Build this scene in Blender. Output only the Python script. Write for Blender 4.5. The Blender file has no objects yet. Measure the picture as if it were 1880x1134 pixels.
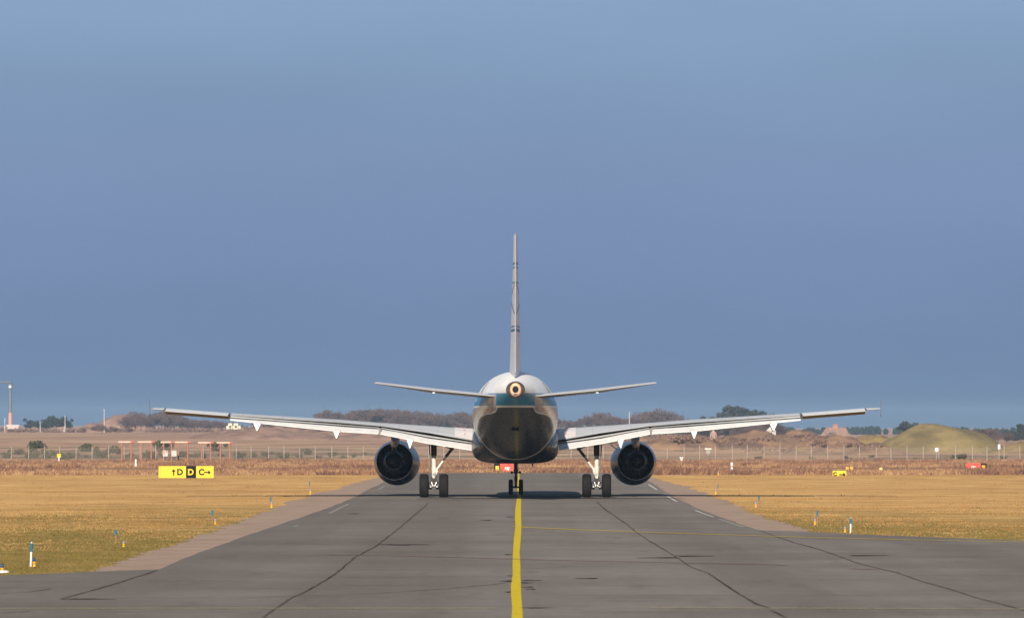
import bpy, math, random
import numpy as np
from mathutils import Vector, Matrix, noise

random.seed(7)
rng = np.random.default_rng(11)
R = math.radians
SC = bpy.context.scene
COL = SC.collection

# ------------------------------------------------------------------ camera numbers
F = 10190.0      # focal length in photo pixels (photo is 1880 wide)
HZ = 778.0       # horizon row
H = 3.47         # eye height
def gp(px, py, z=0.0):
    d = (H - 0.0) * F / (py - HZ)
    return ((px - 940) * d / F, d, z)
def at(px, py, d):
    return ((px - 940) * d / F, d, H - (py - HZ) * d / F)

# ------------------------------------------------------------------ mesh builder
class MB:
    def __init__(s): s.v = []; s.f = []; s.m = []; s.sm = []
    def add(s, verts, faces, mi=0, smooth=False):
        o = len(s.v); s.v += [tuple(p) for p in verts]
        for f in faces:
            s.f.append(tuple(i + o for i in f)); s.m.append(mi); s.sm.append(smooth)
    def box(s, c, size, mi=0, rot=None):
        hx, hy, hz = size[0]/2, size[1]/2, size[2]/2
        vs = [Vector((x, y, z)) for x in (-hx, hx) for y in (-hy, hy) for z in (-hz, hz)]
        if rot is not None: vs = [rot @ p for p in vs]
        vs = [p + Vector(c) for p in vs]
        s.add(vs, [(0,1,3,2),(4,6,7,5),(0,4,5,1),(2,3,7,6),(0,2,6,4),(1,5,7,3)], mi)
    def tube(s, p0, p1, r0, r1=None, n=12, mi=0, cap=True):
        r1 = r0 if r1 is None else r1
        p0 = Vector(p0); p1 = Vector(p1); d = (p1 - p0)
        if d.length < 1e-9: return
        d.normalize()
        a = d.orthogonal().normalized(); b = d.cross(a)
        vs = []
        for p, r in ((p0, r0), (p1, r1)):
            for k in range(n):
                t = 2*math.pi*k/n; vs.append(p + (a*math.cos(t) + b*math.sin(t))*r)
        fs = [(k, (k+1) % n, n+(k+1) % n, n+k) for k in range(n)]
        s.add(vs, fs, mi, True)
        if cap:
            s.add(vs[:n], [tuple(range(n))[::-1]], mi); s.add(vs[n:], [tuple(range(n))], mi)
    def loft(s, secs, mi=0, closed=True, cap=True, smooth=True):
        n = len(secs[0]); vs = [p for sec in secs for p in sec]; fs = []
        for i in range(len(secs)-1):
            for k in range(n if closed else n-1):
                a = i*n+k; b = i*n+(k+1) % n
                fs.append((a, b, b+n, a+n))
        s.add(vs, fs, mi, smooth)
        if cap and closed:
            s.add(secs[0], [tuple(range(n))[::-1]], mi); s.add(secs[-1], [tuple(range(n))], mi)
    def lathe(s, prof, axis, n=40, mi=0):
        # prof: list of (t, r); axis(t)->centre Vector ; ring in the XZ plane
        secs = []
        for t, r in prof:
            c = axis(t)
            secs.append([(c[0]+r*math.cos(2*math.pi*k/n), c[1], c[2]+r*math.sin(2*math.pi*k/n)) for k in range(n)])
        s.loft(secs, mi, True, False)
    def build(s, name, mats, parent=None, sharp=None):
        me = bpy.data.meshes.new(name)
        me.from_pydata(s.v, [], s.f)
        if not isinstance(mats, (list, tuple)): mats = [mats]
        for m in mats: me.materials.append(m)
        me.polygons.foreach_set('material_index', s.m)
        me.polygons.foreach_set('use_smooth', s.sm)
        me.update()
        if sharp: me.set_sharp_from_angle(angle=R(sharp))
        o = bpy.data.objects.new(name, me); COL.objects.link(o)
        if parent is not None: o.parent = parent
        return o
def np_mesh(name, V, Q, mats, mi=None, smooth=False):
    me = bpy.data.meshes.new(name)
    me.from_pydata(V.tolist() if hasattr(V, 'tolist') else V, [], Q.tolist() if hasattr(Q, 'tolist') else Q)
    for m in mats: me.materials.append(m)
    if mi is not None: me.polygons.foreach_set('material_index', mi)
    if smooth: me.polygons.foreach_set('use_smooth', [True]*len(me.polygons))
    me.update()
    o = bpy.data.objects.new(name, me); COL.objects.link(o); return o
def tag(o, label=None, cat=None, group=None, kind=None):
    if label: o['label'] = label
    if cat: o['category'] = cat
    if group: o['group'] = group
    if kind: o['kind'] = kind
    return o
def empty(name, loc, label, cat, group=None, rz=0):
    o = bpy.data.objects.new(name, None); COL.objects.link(o)
    o.location = loc; o.rotation_euler = (0, 0, rz); o.empty_display_size = .3
    return tag(o, label, cat, group)
def copy_tree(o, parent=None):
    c = o.copy(); COL.objects.link(c)
    if parent is not None: c.parent = parent
    for ch in list(o.children): copy_tree(ch, c)
    return c

# ------------------------------------------------------------------ materials
class NT:
    def __init__(s, name):
        s.m = bpy.data.materials.new(name); s.m.use_nodes = True
        s.t = s.m.node_tree; s.b = s.t.nodes['Principled BSDF']
    def n(s, typ, **kw):
        nd = s.t.nodes.new(typ)
        for k, v in kw.items(): setattr(nd, k, v)
        return nd
    def l(s, a, b): s.t.links.new(a, b)
    def val(s, sock, v):
        if isinstance(v, (int, float)): sock.default_value = v
        elif isinstance(v, tuple): sock.default_value = v
        else: s.l(v, sock)
    def math(s, op, a, b=None, c=None, clamp=False):
        nd = s.n('ShaderNodeMath', operation=op, use_clamp=clamp)
        s.val(nd.inputs[0], a)
        if b is not None: s.val(nd.inputs[1], b)
        if c is not None: s.val(nd.inputs[2], c)
        return nd.outputs[0]
    def mr(s, v, a, b, lo=0.0, hi=1.0):
        nd = s.n('ShaderNodeMapRange'); s.val(nd.inputs[0], v)
        nd.inputs[1].default_value = a; nd.inputs[2].default_value = b
        nd.inputs[3].default_value = lo; nd.inputs[4].default_value = hi
        return nd.outputs[0]
    def band(s, v, lo, hi, e=.004):
        return s.math('MULTIPLY', s.mr(v, lo-e, lo+e), s.mr(v, hi-e, hi+e, 1.0, 0.0))
    def mix(s, f, a, b):
        nd = s.n('ShaderNodeMix', data_type='RGBA'); s.val(nd.inputs[0], f)
        s.val(nd.inputs[6], a if not (isinstance(a, tuple) and len(a) == 3) else (*a, 1))
        s.val(nd.inputs[7], b if not (isinstance(b, tuple) and len(b) == 3) else (*b, 1))
        return nd.outputs[2]
    def noise(s, vec, scale, detail=4, rough=.55, mapscale=None):
        if mapscale:
            mp = s.n('ShaderNodeMapping'); s.l(vec, mp.inputs[0]); mp.inputs[3].default_value = mapscale; vec = mp.outputs[0]
        nd = s.n('ShaderNodeTexNoise'); s.l(vec, nd.inputs['Vector'])
        nd.inputs['Scale'].default_value = scale; nd.inputs['Detail'].default_value = detail; nd.inputs['Roughness'].default_value = rough
        return nd.outputs['Fac']
    def curve(s, v, pts):
        # piecewise linear map through pts [(in, out)]
        xs = [p[0] for p in pts]; ys = [p[1] for p in pts]; x0, x1, y0, y1 = min(xs), max(xs), min(ys), max(ys)
        nd = s.n('ShaderNodeFloatCurve'); c = nd.mapping.curves[0]
        for i, (x, y) in enumerate(sorted(pts)):
            q = ((x-x0)/(x1-x0), (y-y0)/(y1-y0))
            if i == 0: c.points[0].location = q; pt = c.points[0]
            elif i == len(pts)-1: c.points[-1].location = q; pt = c.points[-1]
            else: pt = c.points.new(*q)
            pt.handle_type = 'VECTOR'
        nd.mapping.update(); s.l(s.mr(v, x0, x1), nd.inputs['Value'])
        return s.math('MULTIPLY_ADD', nd.outputs[0], y1-y0, y0)
    def obj(s): return s.n('ShaderNodeTexCoord').outputs['Object']
    def xyz(s, v):
        nd = s.n('ShaderNodeSeparateXYZ'); s.l(v, nd.inputs[0]); return nd.outputs
    def bump(s, h, strength=.3, dist=.02):
        nd = s.n('ShaderNodeBump'); nd.inputs['Strength'].default_value = strength; nd.inputs['Distance'].default_value = dist
        s.l(h, nd.inputs['Height']); s.l(nd.outputs[0], s.b.inputs['Normal'])
    def set(s, color=None, rough=None, metal=None, coat=None, spec=None):
        b = s.b
        if color is not None: s.val(b.inputs['Base Color'], (*color, 1) if isinstance(color, tuple) and len(color) == 3 else color)
        if rough is not None: s.val(b.inputs['Roughness'], rough)
        if metal is not None: s.val(b.inputs['Metallic'], metal)
        if coat is not None: b.inputs['Coat Weight'].default_value = coat; b.inputs['Coat Roughness'].default_value = .08
        if spec is not None: b.inputs['Specular IOR Level'].default_value = spec
        return s.m
def paint(name, col, rough=.4, metal=0.0, var=.18, scale=3.0, coat=0.0, spec=.5):
    t = NT(name); o = t.obj()
    f = t.mr(t.noise(o, scale, 5), .3, .7)
    c = t.mix(f, tuple(x*(1-var) for x in col), tuple(min(1, x*(1+var*.6)) for x in col))
    r = t.mr(t.noise(o, scale*2.3, 3), .3, .7, max(.05, rough-.08), min(1, rough+.1))
    return t.set(c, r, metal, coat, spec)

# ------------------------------------------------------------------ terrain
_PD = np.array([-400, 385, 400, 560, 720, 900, 1050, 1300, 1600, 2000, 2500, 3500, 9000], float)
_PZ = np.array([0, 0, -.03, -.72, -1.6, -2.45, -2.55, -2.2, -1.5, -.45, .75, 1.0, 1.0], float)
def prof(d):
    d = np.asarray(d, float)
    i = np.clip(np.searchsorted(_PD, d) - 1, 0, len(_PD) - 2)
    t = np.clip((d - _PD[i]) / (_PD[i+1] - _PD[i]), 0, 1)
    return _PZ[i] + (_PZ[i+1] - _PZ[i]) * t
def vnoise(x, y, s):
    return noise.noise(Vector((x*s, y*s, 3.7)))
_ZR = np.array([0, 0, -.03, -.72, -1.6, -2.45, -2.6, -2.5, -2.4, -2.4, -2.5, -3.0, -3.0], float)
def prof_r(d):
    i = int(np.clip(np.searchsorted(_PD, d) - 1, 0, len(_PD) - 2)); t = min(1, max(0, (d - _PD[i]) / (_PD[i+1] - _PD[i])))
    return _ZR[i] + (_ZR[i+1] - _ZR[i]) * t
def tz(x, d):
    z = float(prof(d))
    if d > 900:     # the land stays low towards the right
        u = min(1, max(0, (x/d - .012)/.022)); u = u*u*(3-2*u); z += (prof_r(d) - z)*u
    if d > 420:
        k = min(1, (d-420)/300)
        z += k*(.22*vnoise(x, d, .03) + .22*vnoise(x, d, .008))
    return z

def gold_colour(t, o, g):
    # winter-dry grass: straw, paler mown swathes, brown and worn patches
    k = lambda c: tuple(x*g for x in c)
    m1 = t.noise(o, .05, 5); m2 = t.noise(o, .30, 6, .62); m4 = t.noise(o, .11, 5, .6, (.35, 1, 1))
    c = t.mix(t.mr(m2, .36, .64), k((.46, .258, .092)), k((.77, .478, .195)))
    c = t.mix(t.math('MULTIPLY', t.mr(m1, .42, .62), .6), c, k((.71, .43, .168)))
    c = t.mix(t.math('MULTIPLY', t.mr(m4, .50, .62), .55), c, k((.46, .25, .09)))
    m5 = t.noise(o, .16, 5, .65, (.6, 1.6, 1)); c = t.mix(t.math('MULTIPLY', t.mr(m5, .58, .68), .6), c, k((.36, .195, .07)))
    m6 = t.noise(o, 1.3, 4, .7); c = t.mix(t.math('MULTIPLY', t.mr(m6, .54, .7), .35), c, k((.40, .225, .08)))
    return c
def build_ground():
    ds = list(np.arange(-80, 100, 20)) + list(np.arange(100, 400, 6)) + list(np.geomspace(400, 3200, 150)) + list(np.geomspace(3300, 8600, 16))
    nx = 91
    V = []; Q = []
    for d in ds:
        hw = max(60, 150 + .55*max(0, d))
        for k in range(nx):
            u = -1 + 2*k/(nx-1); x = hw*(0.35*u + .65*u**3)
            V.append((x, d, tz(x, d)))
    for i in range(len(ds)-1):
        for k in range(nx-1):
            a = i*nx+k; Q.append((a, a+1, a+nx+1, a+nx))
    t = NT('grass_field'); o = t.obj(); X, Y, Z = t.xyz(o)
    n1 = t.noise(o, .05, 5); n2 = t.noise(o, .35, 6, .6); n3 = t.noise(o, 2.2, 5, .65)
    gold = gold_colour(t, o, 1.0)
    green = t.mix(t.mr(n2, .35, .65), (.18, .158, .040), (.29, .22, .070))
    # green verge: near the camera, close to the asphalt
    e = t.math('ADD', Y, t.mr(n1, .2, .8, -45.0, 45.0))
    e = t.math('ADD', e, t.mr(n2, .2, .8, -14.0, 14.0)); e = t.math('SUBTRACT', e, t.mr(t.math('ABSOLUTE', X), 9, 15, 14.0, -4.0))
    fg = t.math('MULTIPLY', t.mr(e, 168, 236, 1.0, 0.0), t.mr(n2, .32, .55, .25, 1.0))
    near = t.mix(fg, gold, green)
    n7 = t.noise(o, .8, 5, .65, (1, .45, 1)); near = t.mix(t.math('MULTIPLY', t.math('MULTIPLY', t.mr(n7, .52, .64), fg), .7), near, (.105, .095, .022)); near = t.mix(t.math('MULTIPLY', t.math('MULTIPLY', t.mr(n7, .34, .46, 1.0, 0.0), t.mr(e, 150, 270, 1.0, 0.0)), .55), near, (.52, .34, .13))
    heath = t.mix(t.mr(n2, .3, .7), (.27, .152, .095), (.40, .235, .14))
    heath = t.mix(t.math('MULTIPLY', t.mr(n1, .45, .62), .6), heath, (.26, .125, .085))
    hz_ = t.math('ADD', Y, t.mr(n2, .25, .75, -9.0, 9.0))
    c = t.mix(t.mr(hz_, 374, 388), near, heath)
    # beyond the fence: paler pinkish heath with dark green hollows
    far = t.mix(t.mr(t.noise(o, .02, 6, .6, (1, .35, 1)), .38, .62), (.40, .235, .15), (.56, .35, .215))
    dk = t.math('MULTIPLY', t.mr(t.noise(o, .06, 5, .6, (.5, .25, 1)), .47, .6), t.mr(Y, 1150, 1500, 1.0, .35))
    far = t.mix(dk, far, (.15, .115, .07))
    hol = t.math('MULTIPLY', t.math('MULTIPLY', t.mr(Y, 905, 960), t.mr(Y, 1080, 1240, 1.0, 0.0)), t.math('MULTIPLY', t.mr(X, -22, -45), t.mr(t.noise(o, .05, 5, .6, (.6, .3, 1)), .40, .52)))
    far = t.mix(t.math('MULTIPLY', hol, .85), far, (.150, .125, .078))
    c = t.mix(t.mr(t.math('ADD', Y, t.mr(n1, .25, .75, -40.0, 40.0)), 870, 950), c, far)
    t.set(c, 1.0, 0, spec=.02)
    t.bump(t.math('ADD', n3, n2), .5, .12)
    g = np_mesh('ground', V, Q, [t.m], smooth=True)
    tag(g, kind='structure')

# ------------------------------------------------------------------ pavement
def sheet(name, poly, z, mat, kind='structure'):
    from mathutils.geometry import tessellate_polygon
    V = [gp(px, py, z) if len(p) == 2 else None for p in poly for px, py in [p[:2]]]
    return world_sheet(name, V, mat, kind)
def world_sheet(name, V, mat, kind='structure'):
    from mathutils.geometry import tessellate_polygon
    tr = tessellate_polygon([[Vector(v) for v in V]])
    fs = []
    for a, b, c in tr:
        n = (Vector(V[b])-Vector(V[a])).cross(Vector(V[c])-Vector(V[a]))
        fs.append((a, b, c) if n.z > 0 else (a, c, b))
    o = np_mesh(name, V, fs, [mat]); tag(o, kind=kind); return o
def jag(pts, amp, n=6):
    out = []
    for i in range(len(pts)-1):
        a, b = Vector(pts[i]), Vector(pts[i+1])
        for k in range(n):
            p = a.lerp(b, k/n)
            out.append((p.x + random.uniform(-amp, amp), p.y, p.z))
    out.append(tuple(pts[-1])); return out

def build_pavement():
    t = NT('asphalt'); o = t.obj(); X, Y, Z = t.xyz(o)
    a = t.noise(o, .12, 5, .6); b = t.noise(o, 1.0, 5, .6, (.9, .12, 1)); s = t.noise(o, 38, 3, .7); w = t.noise(o, .5, 4, .6, (.25, 1.2, 1))
    lane = t.noise(o, 1.0, 2, .5, (.28, .002, 1))
    c = t.mix(t.mr(a, .3, .7), (.176, .156, .139), (.262, .235, .213))
    c = t.mix(t.math('MULTIPLY', t.mr(lane, .4, .6), .45), c, (.134, .116, .102))
    c = t.mix(t.math('MULTIPLY', t.mr(w, .55, .72), .55), c, (.118, .101, .090))
    c = t.mix(t.math('MULTIPLY', t.mr(b, .56, .75), .45), c, (.108, .093, .083))
    c = t.mix(t.math('MULTIPLY', t.mr(s, .5, .75), .35), c, (.235, .21, .187))
    pt = t.noise(o, 2.6, 5, .7); c = t.mix(t.math('MULTIPLY', t.mr(pt, .52, .7), .4), c, (.132, .116, .104)); c = t.mix(t.math('MULTIPLY', t.mr(pt, .30, .45, 1.0, 0.0), .45), c, (.29, .262, .238))
    t.set(c, .95, 0, spec=.02); t.bump(s, .5, .012)
    asph = t.m
    L = [(735, 868.0), (722, 878), (700, 887), (640, 917), (590, 937), (500, 967), (420, 995), (355, 1018), (290, 1045), (165, 1049.5), (0, 1056), (-420, 1075)]
    Rr = [(1160, 868.0), (1180, 877), (1200, 887), (1240, 913), (1290, 937), (1335, 953), (1375, 967), (1395, 973), (1480, 976), (1560, 980), (1880, 992), (2500, 1012)]
    Lw = jag([gp(x, y, .012) for x, y in L], .05); Rw = jag([gp(x, y, .012) for x, y in Rr], .05)
    poly = Rw + [(48, 60, .012), (48, -60, .012), (-46, -60, .012), (-46, 80, .012)] + Lw[::-1]
    world_sheet('taxiway', poly, asph)
    # paved shoulders, pinkish
    t = NT('shoulder_paving'); o = t.obj()
    a = t.noise(o, .5, 5, .6); s = t.noise(o, 30, 3, .7)
    c = t.mix(t.mr(a, .3, .7), (.34, .245, .185), (.45, .33, .255))
    c = t.mix(t.math('MULTIPLY', t.mr(s, .5, .75), .4), c, (.19, .128, .10))
    t.set(c, .95, 0, spec=.03); t.bump(s, .4, .01)
    Ls = [(712, 870), (690, 878), (660, 884), (610, 899), (545, 916), (490, 937), (450, 952), (395, 973), (330, 996), (250, 1020), (205, 1036), (158, 1049.8)]
    Rs = [(1172, 870), (1190, 876), (1215, 881), (1262, 893), (1310, 910), (1350, 926), (1400, 947), (1450, 962), (1492, 976.5)]
    A = [gp(x, y, .007) for x, y in Ls]; B = [gp(x, y, .007) for x, y in L[:10]]
    world_sheet('shoulder_left', jag(A, .26, 14) + [(p[0]+.3, p[1], .007) for p in B[::-1]], t.m)
    A = [gp(x, y, .007) for x, y in Rs]; B = [gp(x, y, .007) for x, y in Rr[:9]]
    world_sheet('shoulder_right', jag(A, .26, 14) + [(p[0]-.3, p[1], .007) for p in B[::-1]], t.m)

    # yellow centre line, wandering as it was repainted
    ym = NT('yellow_line_paint'); o = ym.obj()
    c = ym.mix(ym.mr(ym.noise(o, 4, 5, .7), .35, .7), (.60, .44, .018), (.72, .55, .035))
    c = ym.mix(ym.math('MULTIPLY', ym.mr(ym.noise(o, 14, 4, .7), .55, .75), .5), c, (.22, .17, .06))
    ym.set(c, .9, spec=.02)
    rows = [(868.6, 951, 953.6), (880, 950.5, 954), (906, 949.2, 955.4), (916, 948.9, 956.8), (932, 946.4, 956.6), (949, 945.2, 956.8), (966, 946.4, 957.3), (990, 943.3, 956.1),
            (1014, 941.8, 953.9), (1039, 941.1, 955.4), (1053, 941.6, 955.4), (1075, 938, 956.1), (1092, 938.5, 956.8), (1114, 940.4, 958.5), (1134, 939.4, 959.7), (1200, 938, 962)]
    # resample in depth with smooth interpolation
    ys = np.array([r[0] for r in rows]); xl = np.array([r[1] for r in rows]); xr = np.array([r[2] for r in rows])
    yy = np.linspace(868.6, 1200, 240); V = []; Q = []
    for i, y in enumerate(yy):
        a = np.interp(y, ys, xl); b = np.interp(y, ys, xr)
        V += [gp(a + .15*math.sin(i*1.9), y, .017), gp(b + .15*math.cos(i*2.3), y, .017)]
        if i: Q.append((2*i-2, 2*i, 2*i+1, 2*i-1))
    tag(np_mesh('centre_line', V, Q, [ym.m]), kind='structure')

    def lines(name, paths, mat, z, width=None, dpy=None, wob=.3):
        """ribbons through pixel paths: width in metres across the path"""
        m = MB()
        for path in paths:
            P = []
            for i in range(len(path)-1):
                n = max(2, int(abs(path[i+1][0]-path[i][0])+abs(path[i+1][1]-path[i][1]))//8)
                for k in range(n):
                    f = k/n; P.append((path[i][0]+(path[i+1][0]-path[i][0])*f, path[i][1]+(path[i+1][1]-path[i][1])*f))
            P.append(path[-1])
            W = [Vector(gp(x + random.uniform(-wob, wob), y, z)) for x, y in P]
            side = []
            for i in range(len(W)):
                d = (W[min(i+1, len(W)-1)] - W[max(i-1, 0)]).normalized(); nn = Vector((-d.y, d.x, 0))
                w = width*(.45+.75*random.random()+.5*abs(vnoise(i*.7, len(side), .9)))/2 if width < .1 else width*.5
                side.append((W[i]-nn*w, W[i]+nn*w))
            vs = [p for s_ in side for p in s_]
            m.add(vs, [(2*i, 2*i+1, 2*i+3, 2*i+2) for i in range(len(side)-1)])
        o = m.build(name, mat); tag(o, kind='structure')
        return o
    old = NT('worn_yellow_paint'); ob = old.obj()
    old.set(old.mix(old.mr(old.noise(ob, 6, 5, .7), .4, .62), (.40, .36, .22), (.58, .50, .25)), .9, spec=0)
    lines('lead_off_line', [[(944, 966.3), (962, 967.8), (1050, 972), (1150, 976), (1240, 979), (1320, 981.5), (1480, 986.5), (1640, 990.5), (1880, 995)]], ym.m, .021, .26, wob=.05)
    lines('taxi_side_line', [[(-60, 1117.4), (400, 1117), (911, 1117)], [(1195, 1116), (1500, 1117), (1960, 1119)]], old.m, .021, .2, wob=.05)
    red = paint('faded_red_paint', (.30, .185, .155), .9, spec=0)
    lines('faded_red_line', [[(600, 1018), (760, 1021), (1000, 1028), (1190, 1032), (1300, 1034), (1445, 1037.5)], [(1560, 1044), (1615, 1046)]], red, .021, .22, wob=.05)
    wh = paint('worn_white_paint', (.60, .58, .54), .9, var=.3, scale=6, spec=0)
    lines('edge_dash_marking', [[(1190, 889), (1206, 899)], [(1226, 911.5), (1243, 921)], [(1276, 937), (1310, 949.5)]], wh, .021, .085, wob=.1)
    whf = paint('faint_white_paint', (.30, .285, .265), .9, var=.3, scale=6, spec=0)
    lines('faint_edge_marking', [[(706, 892), (694, 899)], [(640, 925), (604, 943)], [(548, 964), (540, 967)], [(1320, 953), (1365, 968)]], whf, .021, .16, wob=.1)
    tt = NT('tar_seal'); oo = tt.obj(); tar = tt.set(tt.mix(tt.mr(tt.noise(oo, .55, 5, .75), .40, .62), (.045, .040, .037), (.150, .130, .115)), .95, 0, spec=0)
    tar2 = paint('worn_tar_seal', (.118, .103, .092), .9, var=.3, spec=0)
    lines('joint_crack', [[(786, 924), (762, 945), (745, 958), (737, 967)], [(714, 984), (690, 1003), (650, 1024), (628, 1044)], [(616, 1054), (590, 1070), (562, 1086)], [(502, 1120), (478, 1138)],
                          [(1096, 921), (1112, 936), (1146, 959)], [(1192, 993), (1216, 1007), (1246, 1026)], [(1300, 1052), (1320, 1066), (1352, 1088), (1390, 1110), (1412, 1116)], [(1416, 1120), (1450, 1138)],
                          [(290, 1047), (262, 1056), (215, 1071), (160, 1087), (112, 1100)], [(1460, 997), (1495, 1006), (1520, 1014)], [(1645, 1051), (1690, 1067), (1745, 1082)], [(1825, 1106), (1880, 1121), (1930, 1134)]], tar, .020, .052, wob=1.0)
    lines('faint_crack', [[(737, 967), (714, 984)], [(628, 1044), (616, 1054)], [(562, 1086), (535, 1098), (502, 1120)], [(1146, 959), (1170, 978), (1192, 993)], [(1246, 1026), (1270, 1042), (1300, 1052)],
                          [(1395, 974), (1430, 987), (1460, 997)], [(1520, 1014), (1580, 1036), (1645, 1051)], [(1745, 1082), (1790, 1097), (1825, 1106)],
                          [(440, 1098), (560, 1094), (700, 1089), (820, 1081), (925, 1071)], [(0, 1090), (60, 1086), (95, 1081)], [(0, 1126), (60, 1122)], [(960, 1045), (1040, 1040), (1200, 1038)], [(820, 915), (1000, 915.6), (1230, 915.4)]], tar2, .020, .05, wob=1.0)
    # oil stains about the centre line
    st = paint('oil_stain', (.048, .042, .042), .9, var=.3, spec=0)
    m = MB()
    for (x0, x1, y, h) in [(922, 941, 1067, 1.1), (956, 992, 1065.6, .6), (957, 976, 1070, .8), (960, 980, 1078, .7), (966, 985, 1082, .6), (928, 938, 1087, .9), (926, 940, 1018, .6), (932, 941, 1057, .7),
                           (930, 944, 949, .5), (884, 904, 955, .5), (958, 1010, 1116, .6), (1180, 1250, 1024, .7), (640, 660, 943, .5), (1060, 1100, 1062, .6), (120, 200, 1100, .7), (700, 780, 1000, .8), (1240, 1300, 1021, .8), (1560, 1620, 1020, .7)]:
        n = 18; c = []
        for k in range(n):
            a = 2*math.pi*k/n; r = 1 + .35*math.sin(3*a+x0) + .2*math.sin(5*a+y)
            c.append(gp((x0+x1)/2+(x1-x0)/2*math.cos(a)*r, y+h*math.sin(a)*r, .0185))
        m.add([gp((x0+x1)/2, y, .0185)] + c, [(0, 1+(k+1) % n, 1+k) for k in range(n)])
    o = m.build('oil_stains', st); tag(o, kind='structure')

# ------------------------------------------------------------------ airliner
S0 = 16.1; YG = 262.0
def build_airliner():
    root = empty('airliner', (.155, YG, 0), 'narrow-body jet airliner seen from behind on the taxiway, white top, teal band, grey belly', 'airliner')
    SEC = [(0, 3.25, 3.10, .08), (.4, 3.75, 2.7, .50), (1.2, 4.4, 2.25, 1.0), (2.4, 5.2, 1.95, 1.45), (3.6, 5.62, 1.82, 1.72), (5, 5.82, 1.75, 1.9), (6.5, 5.87, 1.73, 1.975), (14, 5.87, 1.73, 1.975), (20.5, 5.87, 1.73, 1.975), (21.6, 5.87, 1.74, 1.975),
           (22.6, 5.87, 1.79, 1.97), (23.8, 5.865, 1.96, 1.945), (25, 5.855, 2.22, 1.88), (26.5, 5.84, 2.62, 1.755), (28, 5.81, 3.04, 1.575), (29.5, 5.75, 3.48, 1.34), (31, 5.66, 3.92, 1.04), (32.2, 5.54, 4.27, .76), (33.0, 5.42, 4.49, .55), (33.6, 5.33, 4.63, .385), (33.75, 5.31, 4.66, .345)]
    sa = np.array([s[0] for s in SEC])
    def sec(s):
        return [np.interp(s, sa, [q[j] for q in SEC]) for j in (1, 2, 3)]
    def fpt(s, a, off=0.0):
        zt_, zb, hw = sec(s); zc = (zt_+zb)/2; hh = (zt_-zb)/2
        return ((hw+off)*math.cos(a), S0-s, zc+(hh+off)*math.sin(a))
    ss = list(np.linspace(0, 6.5, 16)) + list(np.linspace(8, 20.5, 8)) + list(np.linspace(21, 33.75, 52))
    # Catmull smoothing of the tail sections
    N = 72
    m = MB()
    m.loft([[fpt(s, 2*math.pi*k/N) for k in range(N)] for s in ss], 0, True, True)
    t = NT('fuselage_paint'); o = t.obj(); X, Y, Z = t.xyz(o); ax = t.math('ABSOLUTE', X)
    dirt = t.noise(o, 1.0, 5, .6, (1.2, .35, 1.6)); fine = t.noise(o, 9, 4, .6)
    white = t.mix(t.mr(dirt, .35, .7), (.74, .74, .74), (.82, .82, .81))
    teal = t.mix(t.mr(dirt, .3, .7), (.000, .19, .36), (.001, .23, .43))
    metal = t.mix(t.mr(dirt, .3, .7), (.34, .30, .27), (.46, .42, .38))
    belly = t.mix(t.mr(dirt, .3, .7), (.012, .013, .015), (.020, .021, .023))
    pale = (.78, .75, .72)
    # dark belly paint, its upper edge rising to the teal band round the tail
    zp = t.curve(ax, [(0, 4.24), (.80, 4.235), (.86, 4.08), (.92, 4.02), (1.05, 3.965), (1.35, 3.91), (1.55, 3.82), (1.68, 3.66), (1.75, 3.45), (1.78, 3.2), (1.80, 2.0), (2.0, 1.9)])
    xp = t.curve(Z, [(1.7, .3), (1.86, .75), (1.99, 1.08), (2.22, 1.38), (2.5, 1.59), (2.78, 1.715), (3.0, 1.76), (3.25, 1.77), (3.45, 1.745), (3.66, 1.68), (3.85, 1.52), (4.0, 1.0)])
    tail = t.mr(Y, S0-21.3, S0-21.6)
    bel = t.math('MULTIPLY', t.mr(t.math('SUBTRACT', zp, Z), -.006, .006), tail)
    c = t.mix(bel, metal, belly)
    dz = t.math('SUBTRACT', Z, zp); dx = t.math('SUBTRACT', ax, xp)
    up = t.mr(Z, 3.80, 3.82); l1 = t.math('MULTIPLY', t.band(dz, -.032, .032, .006), up)
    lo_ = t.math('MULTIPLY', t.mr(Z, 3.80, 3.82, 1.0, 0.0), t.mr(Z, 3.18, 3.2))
    ra = t.math('MULTIPLY', ax, 1/1.975); rb = t.math('MULTIPLY', t.math('SUBTRACT', Z, 3.8), 1/2.07)
    rr = t.math('SQRT', t.math('ADD', t.math('MULTIPLY', ra, ra), t.math('MULTIPLY', rb, rb)))
    rim_refl = t.math('MULTIPLY', t.band(rr, .938, .956, .003), t.mr(Z, 3.19, 3.21, 1.0, 0.0))
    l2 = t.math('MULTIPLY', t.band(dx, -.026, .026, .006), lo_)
    l3 = t.math('MULTIPLY', t.band(dz, .085, .115, .006), t.math('MULTIPLY', up, t.mr(ax, 1.0, 1.2)))
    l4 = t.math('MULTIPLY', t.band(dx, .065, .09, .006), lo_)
    line = t.math('MULTIPLY', t.math('MAXIMUM', t.math('MAXIMUM', t.math('MAXIMUM', l1, rim_refl), l2), t.math('MULTIPLY', t.math('MAXIMUM', l3, l4), .7)), tail)  # pale lines paint in the sky's reflection along the body's edge
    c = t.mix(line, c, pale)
    c = t.mix(t.mr(Z, 4.205, 4.215), c, pale)
    c = t.mix(t.mr(Z, 4.285, 4.295), c, teal)
    c = t.mix(t.mr(Z, 4.835, 4.845), c, white)
    # bare panels where the tailplane trims
    pl = t.math('MULTIPLY', t.math('MULTIPLY', t.band(ax, .86, 1.2, .01), t.band(Z, 4.16, 4.80, .01)), t.mr(Y, S0-27.5, S0-27.6))
    c = t.mix(pl, c, (.36, .365, .38))
    tip = t.mr(Y, S0-33.45, S0-33.5)
    c = t.mix(tip, c, (.16, .12, .10))
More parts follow.
